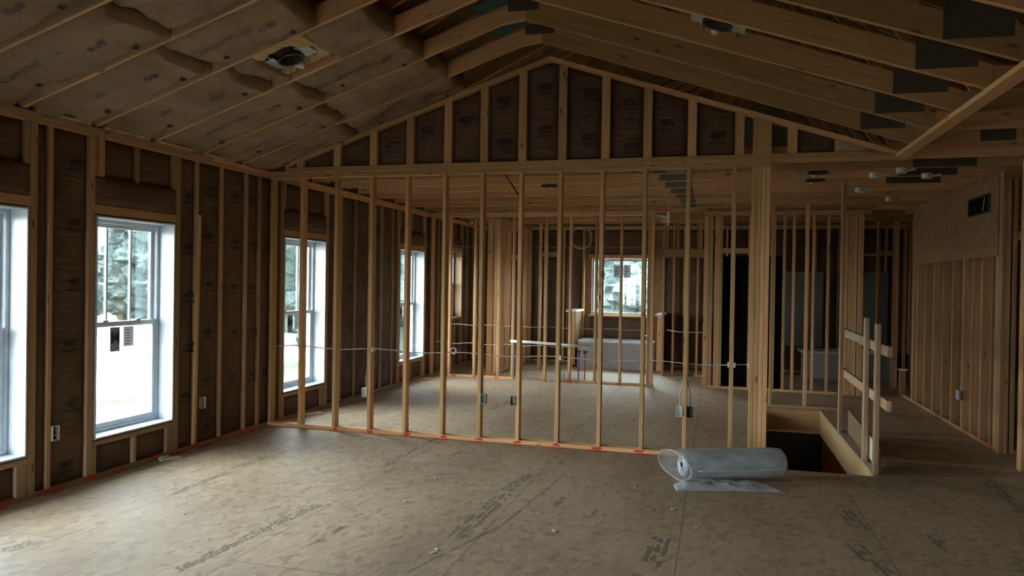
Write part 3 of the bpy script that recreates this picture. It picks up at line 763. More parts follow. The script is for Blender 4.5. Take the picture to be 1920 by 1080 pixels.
for k, (p, q) in enumerate(bays+[((6.66, 6.76), (D, D))]):
    if k < 2: continue
    ya = lambda x, p=p: p[0]+(p[1]-p[0])*x/EX+T+.002
    yb = lambda x, q=q: q[0]+(q[1]-q[0])*x/EX-.002
    n = NT-k; nm = 'bay %s from the gable wall' % ORD[n-1] if n > 1 else 'narrow bay against the gable wall'
    nm = nm.replace('bay first', 'first bay').replace('bay ', 'the ') if n > 1 else nm
    xe = 2.22 if p[0] > 4.5 else (1.9 if p[0] > 4 else 2.6)
    xm = 1.15+.12*math.sin(k*1.7)
    roof_batt(k, ya, yb, .0, xm, 'lower kraft faced insulation batt in %s' % (nm if n > 1 else 'the '+nm), drop1=-.03, seed=k*3.1)
    xu = xm+.02
    if abs(p[0]-4.77) < .01:
        roof_batt(k, ya, yb, xu, 1.32, 'short torn kraft batt just below the recessed light', drop0=.05, seed=k*5, marks=False)
        roof_batt(k, ya, yb, 1.76, xe, 'upper kraft batt above the left recessed light', seed=k*5.3, marks=False)
    else:
        roof_batt(k, ya, yb, xu, xe, 'upper kraft faced insulation batt in %s' % (nm if n > 1 else 'the '+nm), drop0=.06, seed=k*4.3, marks=(k % 2 == 0))
# loose fibre around the recessed light
mb = MB()
mb.slab(22, 24, lambda u, v: (1.33+.40*u, 5.36-.5*v, vplane(1.33+.40*u)+(.115 if math.hypot(1.33+.40*u-1.49, 5.36-.5*v-5.16) < .19 else .02)+.03*noise.noise(Vector((u*4, v*4, 1)))), lambda u, v: (1.33+.40*u, 5.36-.5*v, vplane(1.33+.40*u)+.24))
tag(obj('loose_insulation', mb, 'fluff', None, True), 'loose tan fibre insulation around the left recessed light', 'insulation')

def can_light(p, nrm, label, r=.09, dark=False):
    root = thing('recessed_light', label, 'recessed light', p, 'recessed light housings')
    n = Vector(nrm).normalized(); a = Vector((0, 1, 0)); b = n.cross(a).normalized()
    def ring(mb, r0, r1, h0, h1, m=24):
        for i in range(m):
            t0, t1 = 2*math.pi*i/m, 2*math.pi*(i+1)/m
            def P(r, t, h): return Vector(p)+a*math.cos(t)*r+b*math.sin(t)*r+n*h
            mb.poly([P(r0, t0, h0), P(r1, t0, h1), P(r1, t1, h1), P(r0, t1, h0)]); mb.poly([P(r0, t1, h0+.001), P(r1, t1, h1+.001), P(r1, t0, h1+.001), P(r0, t0, h0+.001)])
    m1 = MB(); ring(m1, r, r+.012, 0, 0); ring(m1, r, r, 0, .07); ring(m1, 0.001, r, .07, .07); obj('can_housing', m1, 'can_inside', root)
    m0 = MB(); ring(m0, r-.002, r+.014, -.004, -.004); ring(m0, r+.014, r+.014, -.004, .006); obj('can_rim', m0, 'black', root)
    m2 = MB(); P = Vector(p)+n*.02
    m2.beam(P-b*(r+.1)+a*0, P-b*(r+.005), .2, .004, a); obj('mounting_plate', m2, 'steel', root)
    m2 = MB(); m2.beam(P+b*(r+.005), P+b*(r+.1), .2, .004, a); obj('mounting_plate', m2, 'steel', root)
    m3 = MB(); m3.tube([P+a*.11+b*.02, P+a*.2+b*.02], .03, 10); obj('junction_box', m3, 'white', root)
    for s_ in (-1, 1):
        m4 = MB(); m4.beam(P+b*s_*(r+.03)-a*.26+n*.012, P+b*s_*(r+.03)+a*.26+n*.012, .012, .02, b); obj('hanger_bar', m4, 'steel', root)
    return root
c = Vector((1.49, 5.16, 0)); c.z = vplane(1.49)+.015
can_light(c, (-KL, 0, 1), 'round recessed light in the left ceiling slope')
c = Vector((4.70, 5.28, 0)); c.z = vplane(4.7)+.05
can_light(c, (KL, 0, 1), 'recessed light between the right slope trusses')
for (px, py, lb) in ((1540, 320, 'recessed light in flat ceiling right of post, upper one'), (1524, 346, 'recessed light in flat ceiling right of post, lower one'), (1034, 353, 'recessed light in the far room ceiling behind partition centre')):
    c = atZ(2.79, px, py)
    yn = min(FY, key=lambda y: abs(y+.32-c.y)); c.y = yn+.33; c.z = 2.80
    can_light(c, (0, 0, 1), lb)
for i, (px, py, lb) in enumerate(((1690, 318, 'white ceiling junction box nearest the vault foot'), (1738, 328, 'white ceiling junction box rightmost of the cluster'), (1640, 327, 'white ceiling junction box left of the cluster'), (1612, 355, 'white ceiling junction box above the corner post'), (1667, 372, 'small junction box far back near the vent'))):
    c = atZ(2.77, px, py); mb = MB(); mb.tube([(c.x, c.y, 2.735), (c.x, c.y, 2.785)], .05, 12); mb.tube([(c.x+.05, c.y, 2.76), (c.x+.13, c.y+.02, 2.775)], .012, 6)
    yn = min(FY+[6.76], key=lambda y: abs(y+.02-c.y))
    o = tag(obj('junction_box', mb, 'white'), lb, 'junction box', 'ceiling junction boxes')

# ------------------------------------------------------------------ far framing
def framed(name, label, loc, cat='stud wall'): return thing(name, label, cat, loc)
def ystw(parent, yc, x0, z0=T, z1=H, d=.089, w=T, mat='lumber'): return bx('stud', x0, x0+d, yc-w/2, yc+w/2, z0+.0005, z1-.0005, mat, parent)

YP = 11.9
fp = framed('stud_partition', 'distant stud partition in front of the bathroom', (2.0, YP, 0))
bx('bottom_plate', .35, 1.5, YP, YP+.089, 0, T, 'lumber', fp); bx('bottom_plate', 1.98, 3.78, YP, YP+.089, 0, T, 'lumber', fp)
bx('top_plate', .03, 3.78, YP, YP+.089, H, HT, 'lumber', fp)
for px in (842, 889, 934, 1022, 1068, 1116, 1163, 1215): xst(fp, atY(YP, px, 600).x-T/2, YP)
xst(fp, 1.46, YP); xst(fp, 3.74, YP); xst(fp, 3.70, YP); xst(fp, .02, YP, 0)
for px in (850, 890, 930, 1022, 1068, 1120, 1160): splat(fp, ((1, 0, 0), (0, 0, 1), (0, -1, 0)), (atY(YP, px, 700).x, YP, .02), .06, .017)
rw = framed('stud_partition', 'stud return wall running back from the distant partition', (1.0, 13.5, 0))
bx('bottom_plate', .97, 1.06, YP+.09, 13.3, 0, T, 'lumber', rw); bx('top_plate', .97, 1.06, YP+.09, YF-.01, H, HT, 'lumber', rw)
for y in (12.12, 12.5, 12.9, 13.28, 14.1, 14.14, 14.5, 14.9): ystw(rw, y, .97, T if y < 13.3 else 0)
bx('door_header', .97, 1.06, 13.31, 14.08, 2.06, 2.14, 'header', rw)
r2 = framed('stud_partition', 'stud closet wall with a door header left of the tub', (1.7, 13.4, 0))
for x in (1.22, 1.56, 1.92): xst(r2, x, 13.4, 0)
bx('door_header', 1.6, 1.918, 13.4, 13.489, 2.1, 2.18, 'header', r2); bx('top_plate', 1.07, 2.0, 13.4, 13.489, H, HT, 'lumber', r2)

# far wall framing + batts
for x in [.1+.4*i for i in range(27)]:
    if FW[0]-.04 < x < FW[1]: continue
    xst(wall_far, x, YF-.14, T, H, d=.138)
bx('bottom_plate', .01, XR-.01, YF-.14, YF-.002, 0, T, 'lumber', wall_far); bx('top_plate', .01, XR-.01, YF-.14, YF-.002, H, HT, 'lumber', wall_far)
bx('window_header', FW[0]-.04, FW[1]+.02, YF-.14, YF-.002, FW[3]+.01, FW[3]+.08, 'header', wall_far)
bx('sill_plate', FW[0]-.04, FW[1]+.02, YF-.14, YF-.002, FW[2]-T-.005, FW[2]-.005, 'lumber', wall_far)
lst = [.1+.4*i for i in range(27)]
for i in range(26):
    a, b = lst[i]+T+.003, lst[i+1]-.003
    if a < FW[1] and b > FW[0]-.02:
        continue
    if a < 9: xwall_batt(wall_far, a, b, T+.003, H-.003, YF-.135, seed=i*7.7, marks=False)
xwall_batt(wall_far, FW[0], FW[1]-.01, FW[3]+.085, H-.003, YF-.135, seed=91, marks=False)
xwall_batt(wall_far, FW[0], FW[1]-.01, T+.003, FW[2]-.05, YF-.135, seed=92, marks=False)

# bathtub between two pony walls
def bathtub(x0, x1, y0, y1, label, zt=.52):
    root = thing('bathtub', label, 'bathtub', ((x0+x1)/2, (y0+y1)/2, 0))
    a = MB(); a.box(x0, x1, y0, y0+.02, 0.0, zt-.035, .002); obj('apron', a, 'apron', root)
    mb = MB(); n = 32; cx, cy = (x0+x1)/2, (y0+y1)/2; hx, hy = (x1-x0)/2, (y1-y0)/2
    def ringp(sx, sy, z, p=5):
        out = []
        for i in range(n):
            t = 2*math.pi*i/n; c_, s_ = math.cos(t), math.sin(t)
            out.append((cx+hx*sx*math.copysign(abs(c_)**(2/p), c_), cy+hy*sy*math.copysign(abs(s_)**(2/p), s_), z))
        return out
    prof = [ringp(1, 1, zt-.035, 30), ringp(1, 1, zt, 30), ringp(.88, .80, zt, 6), ringp(.85, .76, zt-.02, 5), ringp(.76, .64, .16, 4), ringp(.6, .5, .12, 4), ringp(.05, .05, .11, 2)]
    for a_, b_ in zip(prof, prof[1:]):
        for i in range(n): j = (i+1) % n; mb.poly([a_[i], a_[j], b_[j], b_[i]])
    mb.poly(prof[-1]); obj('tub_shell', mb, 'tub', root)
    m = MB(); m.tube([(x1-.12, cy, zt), (x1-.12, cy, zt+.09), (x1-.22, cy, zt+.1)], .015, 8); obj('tub_spout', m, 'steel', root)
    return root
bathtub(2.16, 3.62, 14.17, 14.95, 'white bathtub with grey apron under the picture window')
pw = thing('pony_wall', 'low stud wall with a pale cap left of the bathtub', 'low wall', (2.05, 14.5, 0))
for y in (14.12, 14.45, 14.80): bx('stud', 1.99, 2.08, y, y+T, T, 1.06, 'lumber', pw)
bx('bottom_plate', 1.99, 2.08, 14.12, 14.95, 0, T, 'lumber', pw); bx('wall_cap', 1.94, 2.15, 14.08, 14.95, 1.0605, 1.10, 'white', pw)
bx('wall_panel', 2.085, 2.10, 14.3, 14.95, T, 1.06, 'osb', pw)
pw = thing('pony_wall', 'low stud wall with a pale cap right of the bathtub', 'low wall', (3.7, 14.5, 0))
for y in (14.12, 14.45, 14.80): bx('stud', 3.67, 3.76, y, y+T, T, 1.02, 'lumber', pw)
bx('bottom_plate', 3.67, 3.76, 14.12, 14.95, 0, T, 'lumber', pw); bx('wall_cap', 3.64, 3.80, 14.08, 14.95, 1.0205, 1.06, 'white', pw)
bx('wall_panel', 3.64, 3.655, 14.12, 14.95, T, 1.02, 'osb', pw)

# wall D with door header, right of the hall
rd = framed('stud_partition', 'stud wall with a doubled door header right of the distant window', (4.2, 13.5, 0))
for px in (1243, 1262, 1290, 1307, 1320): xst(rd, atY(13.5, px, 600).x-T/2, 13.5, 0 if px < 1300 else T)
bx('door_header', 3.80, 4.62, 13.41, 13.499, 2.10, 2.25, 'header', rd); bx('top_plate', 3.80, 4.62, 13.5, 13.589, H, HT, 'lumber', rd)
bx('bottom_plate', 4.36, 4.62, 13.5, 13.589, 0, T, 'lumber', rd)
for x in (3.86, 4.05, 4.24, 4.44): bx('cripple_stud', x, x+T, 13.41, 13.499, 2.251, H, 'lumber', rd)
re = framed('stud_partition', 'stud side wall leading back from the dark closet opening', (4.5, 12.9, 0))
bx('bottom_plate', 4.53, 4.619, 12.18, 13.48, 0, T, 'lumber', re); bx('top_plate', 4.53, 4.619, 12.18, 13.48, H, HT, 'lumber', re)
for y in (12.25, 12.62, 13.02, 13.42): ystw(re, y, 4.53)

# Y=12.08 wall with dark opening
YC = 12.08
rc = framed('stud_partition', 'stud wall with a dark opening left of the corner post', (5.5, YC, 0))
bx('bottom_plate', 4.58, 4.82, YC, YC+.089, 0, T, 'lumber', rc); bx('bottom_plate', 4.825, 6.5, YC, YC+.089, 0, T, 'lumber', rc)
bx('top_plate', 4.55, 6.93, YC, YC+.089, H, HT, 'lumber', rc)
for x in (4.59, 4.63, 4.70, 4.74, 4.78): xst(rc, x, YC)
for px in (1405, 1450, 1469, 1487, 1513, 1524, 1552): xst(rc, atY(YC, px, 600).x-T/2, YC)
bx('door_header', 4.822, 5.20, YC, YC+.089, 2.12, 2.2, 'header', rc)
for x in (6.545, 6.585, 6.63, 6.67, 6.71, 6.76, 6.80): xst(rc, x, YC-.01, 0, H, name='post_stud')
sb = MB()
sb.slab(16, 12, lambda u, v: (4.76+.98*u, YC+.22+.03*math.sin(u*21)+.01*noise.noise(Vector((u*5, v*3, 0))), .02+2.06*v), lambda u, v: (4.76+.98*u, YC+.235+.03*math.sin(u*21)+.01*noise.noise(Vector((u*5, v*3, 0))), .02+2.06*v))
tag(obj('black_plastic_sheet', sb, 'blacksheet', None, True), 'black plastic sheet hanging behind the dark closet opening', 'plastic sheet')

# light partition at the back edge of the stair opening
rs = framed('stud_partition', 'thin stud partition at the back edge of the stair opening', (5.8, 10.47, 0))
bx('bottom_plate', 5.22, 6.3, 10.49, 10.579, 0, T, 'lumber', rs); bx('top_plate', 5.22, 6.45, 10.49, 10.579, H, HT, 'lumber', rs)
for px in (1447, 1512): xst(rs, atY(10.49, px, 600).x-T/2, 10.49)

# rooms behind: second tub, grey panels, dark back
bathtub(6.2, 7.7, 14.1, 14.9, 'pale bathtub far right behind the stair railing', zt=.48)
gw = framed('framed_wall', 'dark far corner framing with grey panels behind the railing', (7.0, 14.0, 0))
gmb = MB(); quadbox(gmb, 6.9, 7.75, 14.91, 14.93, .5, 1.9); obj('wall_panel', gmb, 'wrap', gw)
gmb = MB(); quadbox(gmb, 5.7, 6.65, 14.91, 14.93, .5, 1.9); obj('wall_panel', gmb, 'drywall', gw)
bx('cross_block', 6.9, 7.75, 14.84, 14.90, 2.20, 2.24, 'lumber', gw)
for x in (6.95, 7.27, 7.68): xst(gw, x, 14.84, 1.95, H, d=.06)
hb = framed('stud_partition', 'stud wall at the end of the hallway beside the grey panels', (7.6, 13.2, 0))
for x in (7.50, 7.54, 7.66, 7.78, 7.90): xst(hb, x, 13.3, 0)
bx('door_header', 7.30, 7.498, 13.3, 13.389, 2.14, 2.22, 'header', hb); bx('top_plate', 7.2, 8.2, 13.3, 13.389, H, HT, 'lumber', hb)
xst(hb, 7.26, 13.3, 0)

# ------------------------------------------------------------------ right hall wall
XH = 7.43
rh = framed('stud_partition', 'long hallway stud wall with a dark vent right of the stairs', (XH, 10.3, 0))
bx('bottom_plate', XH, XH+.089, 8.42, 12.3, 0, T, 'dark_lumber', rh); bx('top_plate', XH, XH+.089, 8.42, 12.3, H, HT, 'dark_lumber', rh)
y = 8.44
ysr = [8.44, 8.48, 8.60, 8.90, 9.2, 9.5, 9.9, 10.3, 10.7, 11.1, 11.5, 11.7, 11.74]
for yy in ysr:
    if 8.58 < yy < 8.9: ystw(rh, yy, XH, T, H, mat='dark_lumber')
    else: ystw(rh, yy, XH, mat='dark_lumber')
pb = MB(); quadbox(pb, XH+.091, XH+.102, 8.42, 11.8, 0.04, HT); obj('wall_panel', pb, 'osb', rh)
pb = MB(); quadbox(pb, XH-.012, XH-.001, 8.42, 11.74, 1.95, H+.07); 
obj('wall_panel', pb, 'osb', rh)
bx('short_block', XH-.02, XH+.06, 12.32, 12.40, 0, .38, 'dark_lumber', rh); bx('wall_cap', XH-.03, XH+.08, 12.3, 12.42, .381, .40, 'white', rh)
v = [X_ for X_ in (atX(XH-.013, 1818, 375), atX(XH-.013, 1857, 364), atX(XH-.013, 1857, 397), atX(XH-.013, 1820, 407))]
y0, y1 = v[1].y, v[0].y; z0, z1 = v[3].z, v[0].z
vt = thing('wall_vent', 'black rectangular vent high on the hallway wall', 'vent', (XH-.013, (y0+y1)/2, z0))
vb = MB()
for b in ((XH-.03, XH-.0125, y0, y0+.02, z0, z1), (XH-.03, XH-.0125, y1-.02, y1, z0, z1), (XH-.03, XH-.0125, y0+.02, y1-.02, z0, z0+.02), (XH-.03, XH-.0125, y0+.02, y1-.02, z1-.02, z1)): vb.box(*b)
obj('vent_frame', vb, 'black', vt); vb = MB(); quadbox(vb, XH-.016, XH-.0125, y0+.02, y1-.02, z0+.02, z1-.02); obj('vent_back', vb, 'blacksheet', vt)
vb = MB(); vb.beam((XH-.022, y0+.19, z0+.03), (XH-.022, y0+.14, z1-.03), .012, .006, (0, 1, 0)); obj('vent_lever', vb, 'steel', vt)
for yy in (8.5, 8.7, 9.0, 9.4): splat(rh, ((0, 1, 0), (0, 0, 1), (-1, 0, 0)), (XH, yy, .02), .09, .017)
# scraps and box by the hallway foot
bx_ = bx('electrical_box', XH-.04, XH-.0125, 9.46, 9.56, .36, .46, 'grey_box'); tag(bx_, 'pale electrical box low on the hallway wall', 'electrical box')

# cross wall at Y=8.4 to the right
rr = framed('stud_partition', 'cross stud wall at the right edge beyond the hallway corner', (8.5, 8.4, 0))
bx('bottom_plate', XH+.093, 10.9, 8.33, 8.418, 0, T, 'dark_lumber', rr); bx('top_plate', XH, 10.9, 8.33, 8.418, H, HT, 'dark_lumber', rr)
for x in (7.525, 7.60, 7.95, 8.35, 8.75, 9.15, 9.55, 9.95, 10.35, 10.75):
    if x == 7.60: continue
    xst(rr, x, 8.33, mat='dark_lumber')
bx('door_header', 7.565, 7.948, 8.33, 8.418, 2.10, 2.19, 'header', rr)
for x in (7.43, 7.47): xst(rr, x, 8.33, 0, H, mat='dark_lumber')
xst(rr, 7.62, 8.33, T, 2.10)
splat(rr, ((1, 0, 0), (0, 0, 1), (0, -1, 0)), (7.6, 8.33, .02), .1, .017); splat(rr, ((1, 0, 0), (0, 0, 1), (0, -1, 0)), (7.75, 8.33, .02), .1, .017)
p = atZ(0, 1917, 884)
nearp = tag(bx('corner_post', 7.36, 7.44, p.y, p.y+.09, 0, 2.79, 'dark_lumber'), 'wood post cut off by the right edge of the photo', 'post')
# pail with red lid seen through the opening
p = atZ(0, 1897, 768); pl = thing('pail', 'white pail with a red lid seen through the right doorway', 'pail', (p.x, p.y, 0))
m = MB(); m.tube([(p.x, p.y, 0), (p.x, p.y, .02), (p.x, p.y, .40)], [.085, .09, .105], 20); obj('pail_body', m, 'white', pl)
m = MB(); m.tube([(p.x, p.y, .4005), (p.x, p.y, .43)], .112, 20); obj('pail_lid', m, 'red', pl)

# ------------------------------------------------------------------ stair railing
rl = thing('stair_railing', 'rough lumber guard rail along the stair opening', 'railing', (6.12, 7.9, 0))
for (yy, zt) in ((7.02, 1.30), (7.52, 1.33), (8.95, 2.78)): bx('rail_post', 6.065, 6.103, yy, yy+.089, -.3, zt, 'dark_lumber' if zt > 2 else 'wall_lumber', rl)
for zc in (1.08, .63): obj('rail', MB().beam((6.124, 6.78, zc), (6.124, 9.1, zc+.03), .089, .036, (0, 0, 1)), 'wall_lumber', rl)
tag(obj('plywood_scrap', MB().beam((6.13, 7.12, .09), (6.13, 7.62, .15), .2, .02, (0, 0, 1)), 'scrap'), 'triangular offcut leaning on the foot of the stair rail', 'scrap wood')
tag(obj('plywood_scrap', MB().beam((6.14, 7.75, .12), (6.14, 8.75, .16), .24, .02, (0, 0, 1)), 'osb'), 'longer offcut along the stair edge behind the rail', 'scrap wood')

# ------------------------------------------------------------------ roll of plastic and folded sheet
A = Vector((4.47, 6.26, .135)); B = Vector((5.27, 6.61, .135)); d = (B-A).normalized(); up = Vector((0, 0, 1)); sd = d.cross(up)
root = thing('plastic_roll', 'roll of clear plastic sheeting lying before the stud partition', 'plastic roll', ((A.x+B.x)/2, (A.y+B.y)/2, 0))
def lathe(prof, n=40, wob=.0, seed=0, obl=0):
    mb = MB(); rings = []
    for (s_, r) in prof:
        ring = []
        for i in range(n):
            t = 2*math.pi*i/n; rr_ = r*(1+wob*noise.noise(Vector((math.cos(t)*1.6+seed, math.sin(t)*1.6, s_*5))))
            c_ = A+d*(s_+obl*((1+math.cos(t+.5))/2)*max(0, 1-(s_+.15)/.42)); ring.append(c_+sd*math.cos(t)*rr_+up*math.sin(t)*rr_)
        rings.append(ring)
    for a_, b_ in zip(rings, rings[1:]):
        for i in range(n): j = (i+1) % n; mb.poly([a_[i], a_[j], b_[j], b_[i]])
    return mb
Lr = (B-A).length
ri = .118
prof = [(.20, .021), (.012, .023), (.002, .035), (.014, .05), (.002, .062), (.014, .075), (.004, .088), (.02, .098), (.1, .106), (Lr*.6, ri), (Lr-.06, ri), (Lr-.01, ri*.93), (Lr, ri*.7), (Lr, .001)]
obj('plastic_layers', lathe(prof, wob=.04), 'poly2', root, True)
obj('core_tube', lathe([(.3, .001), (.3, .0215), (.004, .0215), (.004, .019), (.28, .018), (.28, .001)], 20), 'black', root, True)
prof = [(-.15, .116), (-.165, .12), (-.16, .127), (-.08, .128), (.0, .128), (.12, .127), (.3, .126), (Lr-.08, .126), (Lr-.01, .118), (Lr+.006, .10), (Lr+.012, .05)]
obj('outer_wrap', lathe(prof, wob=.10, seed=3, obl=.20), 'poly', root, True)
mbr = MB(); fl_ = []
for i in range(24):
    s_ = .10+(Lr-.13)*i/23; t = math.radians(-12+3*noise.noise(Vector((i*.3, 0, 0)))); fl_.append(A+d*s_+(sd*math.cos(t)+up*math.sin(t))*.131)
mbr.tube(fl_, .004, 6); obj('wrap_seam', mbr, 'polyedge', root, True)
fs = MB(); q0, q1, q2, q3 = atZ(0, 1268, 921), atZ(0, 1472, 924), atZ(0, 1428, 906), atZ(0, 1262, 910)
def fsf(u, v, z):
    a_ = q0.lerp(q1, u); b_ = q3.lerp(q2, u); p_ = a_.lerp(b_, v); e = min(1, 10*u*(1-u)+.1)*min(1, 8*v*(1-v)+.25)
    return (p_.x, p_.y, z*(.045+.02*noise.noise(Vector((u*9, v*4, 2)))+.012*noise.noise(Vector((u*25, v*7, 5))))*e*(1.3-.7*u)+.001)
fs.slab(46, 12, lambda u, v: fsf(u, v, 1), lambda u, v: fsf(u, v, 0))
tag(obj('plastic_sheet', fs, 'poly', None, True), 'folded wrinkled plastic sheet lying in front of the plastic roll', 'plastic sheet')

# ------------------------------------------------------------------ scraps and marks on the floor
def scrap(px, py, w, l, ang, label, h=.02):
    c = atZ(0, px, py); a = Vector((math.cos(ang), math.sin(ang), 0))
    o = obj('wood_scrap', MB().beam(c-a*l/2+Vector((0, 0, h/2+.001)), c+a*l/2+Vector((0, 0, h/2+.001)), w, h, (-a.y, a.x, 0)), 'scrap'); tag(o, label, 'scrap wood'); return o
scrap(298, 860, .05, .17, 1.0, 'pale wood scrap under the nearest full window, left piece')
scrap(319, 862, .06, .17, 1.1, 'pale wood scrap under the nearest full window, right piece')
scrap(586, 777, .12, .22, .9, 'pale wood scrap under the window behind the partition')
scrap(793, 712, .12, .25, .9, 'pale wood scrap on the floor near the far left window')
for (px, py) in ((540, 806), (905, 990), (348, 963), (680, 907), (697, 895), (817, 897), (870, 715), (760, 940), (1263, 956), (1128, 965), (728, 915), (1040, 995), (1190, 915), (1305, 990), (810, 1038), (820, 1030)):
    c = atZ(0, px, py); q = MB(); r0 = random.uniform(.006, .013)
    q.beam((c.x-r0, c.y, .004), (c.x+r0, c.y+random.uniform(-.02, .02), .004), r0*1.3, .006, (0, 1, 0))
    tag(obj('wood_chip', q, 'scrap'), 'tiny pale wood chip lying on the subfloor', 'wood chip', 'wood chips scattered on the subfloor')
# faded ink stamps printed on the panels
def stamp(p0, p1, w, dens=1.0):
    a = atZ(0, *p0); b = atZ(0, *p1); d_ = (b-a); L = d_.length; d_.normalize(); n_ = Vector((-d_.y, d_.x, 0)); mb = MB()
    rows = 3; s_ = 0
    for r_ in range(rows):
        s_ = random.random()*.03; off = (r_-(rows-1)/2)*w/rows
        while s_ < L:
            g_ = random.uniform(.015, .07)
            if random.random() < .78*dens:
                h_ = w/rows*random.uniform(.5, 1.0)
                pts = [a+d_*s_+n_*(off-h_/2), a+d_*(s_+g_)+n_*(off-h_/2*random.random()), a+d_*(s_+g_)+n_*(off+h_/2), a+d_*s_+n_*(off+h_/2*random.random())]
                mb.poly([(p.x, p.y, .0008) for p in pts])
            s_ += g_+random.uniform(.003, .012)
    return obj('ink_stamp', mb, 'stamp', floor)
for p0, p1, w in (((500, 988), (595, 948), .09), ((945, 922), (990, 893), .10), ((845, 1015), (948, 925), .13), ((1218, 1062), (1240, 1010), .13), ((1580, 955), (1612, 990), .12), ((0, 1035), (60, 1017), .09), ((432, 880), (500, 856), .07), ((320, 928), (425, 885), .06), ((330, 1070), (500, 990), .08), ((785, 838), (825, 820), .07), ((715, 878), (780, 842), .05), ((1062, 812), (1090, 795), .10), ((915, 770), (955, 752), .07), ((1850, 900), (1915, 960), .09), ((1600, 1020), (1660, 1075), .12), ((1740, 1000), (1770, 1030), .05), ((700, 777), (722, 768), .05), ((580, 1025), (640, 990), .05), ((1040, 950), (1055, 935), .05), ((845, 855), (870, 845), .05), ((760, 1075), (930, 990), .02), ((940, 985), (1070, 880), .012)):
    stamp(p0, p1, w)

# ------------------------------------------------------------------ electrical boxes and cables
def ebox(px, py, y, side, mat, label, s=(.055, .06, .095)):
    """box nailed to the side of the nearest stud"""
    c = atY(y, px, py); k = min(studx, key=lambda x: abs((x+T/2)-c.x) if abs(x+T/2-c.x) < .25 else 9)
    x0 = k+T+.0005 if side > 0 else k-s[0]-.0005; z0 = c.z-s[2]/2
    root = thing('electrical_box', label, 'electrical box', (x0+s[0]/2, y, z0), 'electrical boxes on the studs'); mb = MB(); t = .004
    ya, yb = D-.012, D-.012+s[1]
    mb.box(x0, x0+t, ya, yb, z0, z0+s[2], .001); mb.box(x0+s[0]-t, x0+s[0], ya, yb, z0, z0+s[2], .001)
    mb.box(x0+t, x0+s[0]-t, ya, yb, z0, z0+t, .001); mb.box(x0+t, x0+s[0]-t, ya, yb, z0+s[2]-t, z0+s[2], .001); mb.box(x0+t, x0+s[0]-t, yb-t, yb, z0+t, z0+s[2]-t, .001)
    obj('box_body', mb, mat, root)
    w = MB(); w.tube([(x0+s[0]/2, yb-.02, z0+s[2]-.001), (x0+s[0]/2+.004*side, yb-.02, z0+s[2]+.12), (x0+(0 if side > 0 else s[0]), yb-.01, z0+s[2]+.25)], .003, 6); obj('cable_end', w, 'cable' if mat != 'black' else 'black', root)
ebox(685, 735, 7.2, -1, 'white', 'white electrical box on the fourth partition stud from the left')
ebox(908, 747, 7.2, 1, 'grey_box', 'grey electrical box on a central stud, its right side')
ebox(960, 750, 7.2, -1, 'grey_box', 'grey electrical box on a central stud, its left side')
ebox(1272, 770, 7.2, -1, 'white', 'pale electrical box left of the stud near the plastic roll')
ebox(1293, 772, 7.2, 1, 'black', 'black electrical box right of the stud near the plastic roll')
for (px, py, lb) in ((1037, 707, 'dark electrical box on the distant partition, left of pair'), (1053, 705, 'dark electrical box on the distant partition, right of pair')):
    c = atY(YP-.02, px, py); o = bx('electrical_box', c.x-.05, c.x+.05, YP-.04, YP-.001, c.z-.06, c.z+.06, 'grey_box'); tag(o, lb, 'electrical box')
for (px, py, lb) in ((104, 812, 'outlet box low on the left wall between the two windows'), (381, 755, 'outlet box low on the left wall right of the window')):
    c = atX(.005, px, py); root = thing('outlet_box', lb, 'electrical box', (.0, c.y, c.z-.05))
    mb = MB(); y0, y1, z0, z1 = c.y-.03, c.y+.03, c.z-.055, c.z+.055
    for b in ((-.04, .012, y0, y0+.005, z0, z1), (-.04, .012, y1-.005, y1, z0, z1), (-.04, .012, y0+.005, y1-.005, z0, z0+.005), (-.04, .012, y0+.005, y1-.005, z1-.005, z1)): mb.box(*b, .001)
    obj('box_body', mb, 'white', root)
    mb = MB(); quadbox(mb, -.03, -.02, y0+.005, y1-.005, z0+.005, z1-.005); obj('box_back', mb, 'black', root)
    mb = MB(); mb.tube([(-.015, c.y, c.z+.03), (.01, c.y+.01, c.z), (-.01, c.y-.012, c.z-.03), (.008, c.y, c.z-.01)], .004, 6); obj('wire_tail', mb, 'cable', root)

def cable(name, pts, r, mat, label, cat='cable', n=6):
    return tag(obj(name, MB().tube(pts, r, n), mat, None, True), label, cat)
yc = D+.045
pts = [(.02, yc, .87)]
for i in range(26): x = .1+i*.197; pts.append((x, yc+.004*math.sin(i*2.1), .875+.012*math.sin(i*1.3)))
cable('cable', pts, .005, 'cable', 'white cable strung through the studs of the near partition')
for (px, py, s_) in ((694, 657, 1), (1043, 668, 1), (1383, 686, 1), (1352, 690, -1), (1412, 688, -1)):
    c = atY(yc, px, py); k = min(studx+[5.03], key=lambda x: abs(x+T/2-c.x)); x = k+T+.0005 if s_ > 0 else k-.016
    bb = MB().box(x, x+.015, yc-.045, yc+.02, .855, .9); tag(obj('cable_clamp', bb, 'white'), 'small white cable clamp, %s' % {694: 'on the fourth stud of the near partition', 1043: 'on the ninth stud of the near partition', 1383: 'right side of the last partition stud', 1352: 'left side of the last partition stud', 1412: 'against the corner post by the stairs'}[px], 'cable clamp', 'cable clamps on the near partition')
cable('cable', [(.39+.14*i, YP+.03+.01*math.sin(i), .885+.01*math.sin(i*1.7)) for i in range(25)], .0045, 'cable', 'upper thin cable strung across the distant partition')
cable('cable', [(.02+.16*i, YP+.05+.01*math.sin(i*2), .57+.012*math.sin(i*1.7)) for i in range(24)], .005, 'cable', 'lower cable strung across the distant partition')
cable('cable', [(.39+.14*i, YP+.045, 2.20+.006*math.sin(i*1.7)) for i in range(25)], .0028, 'cable', 'high thin cable across the distant partition top')
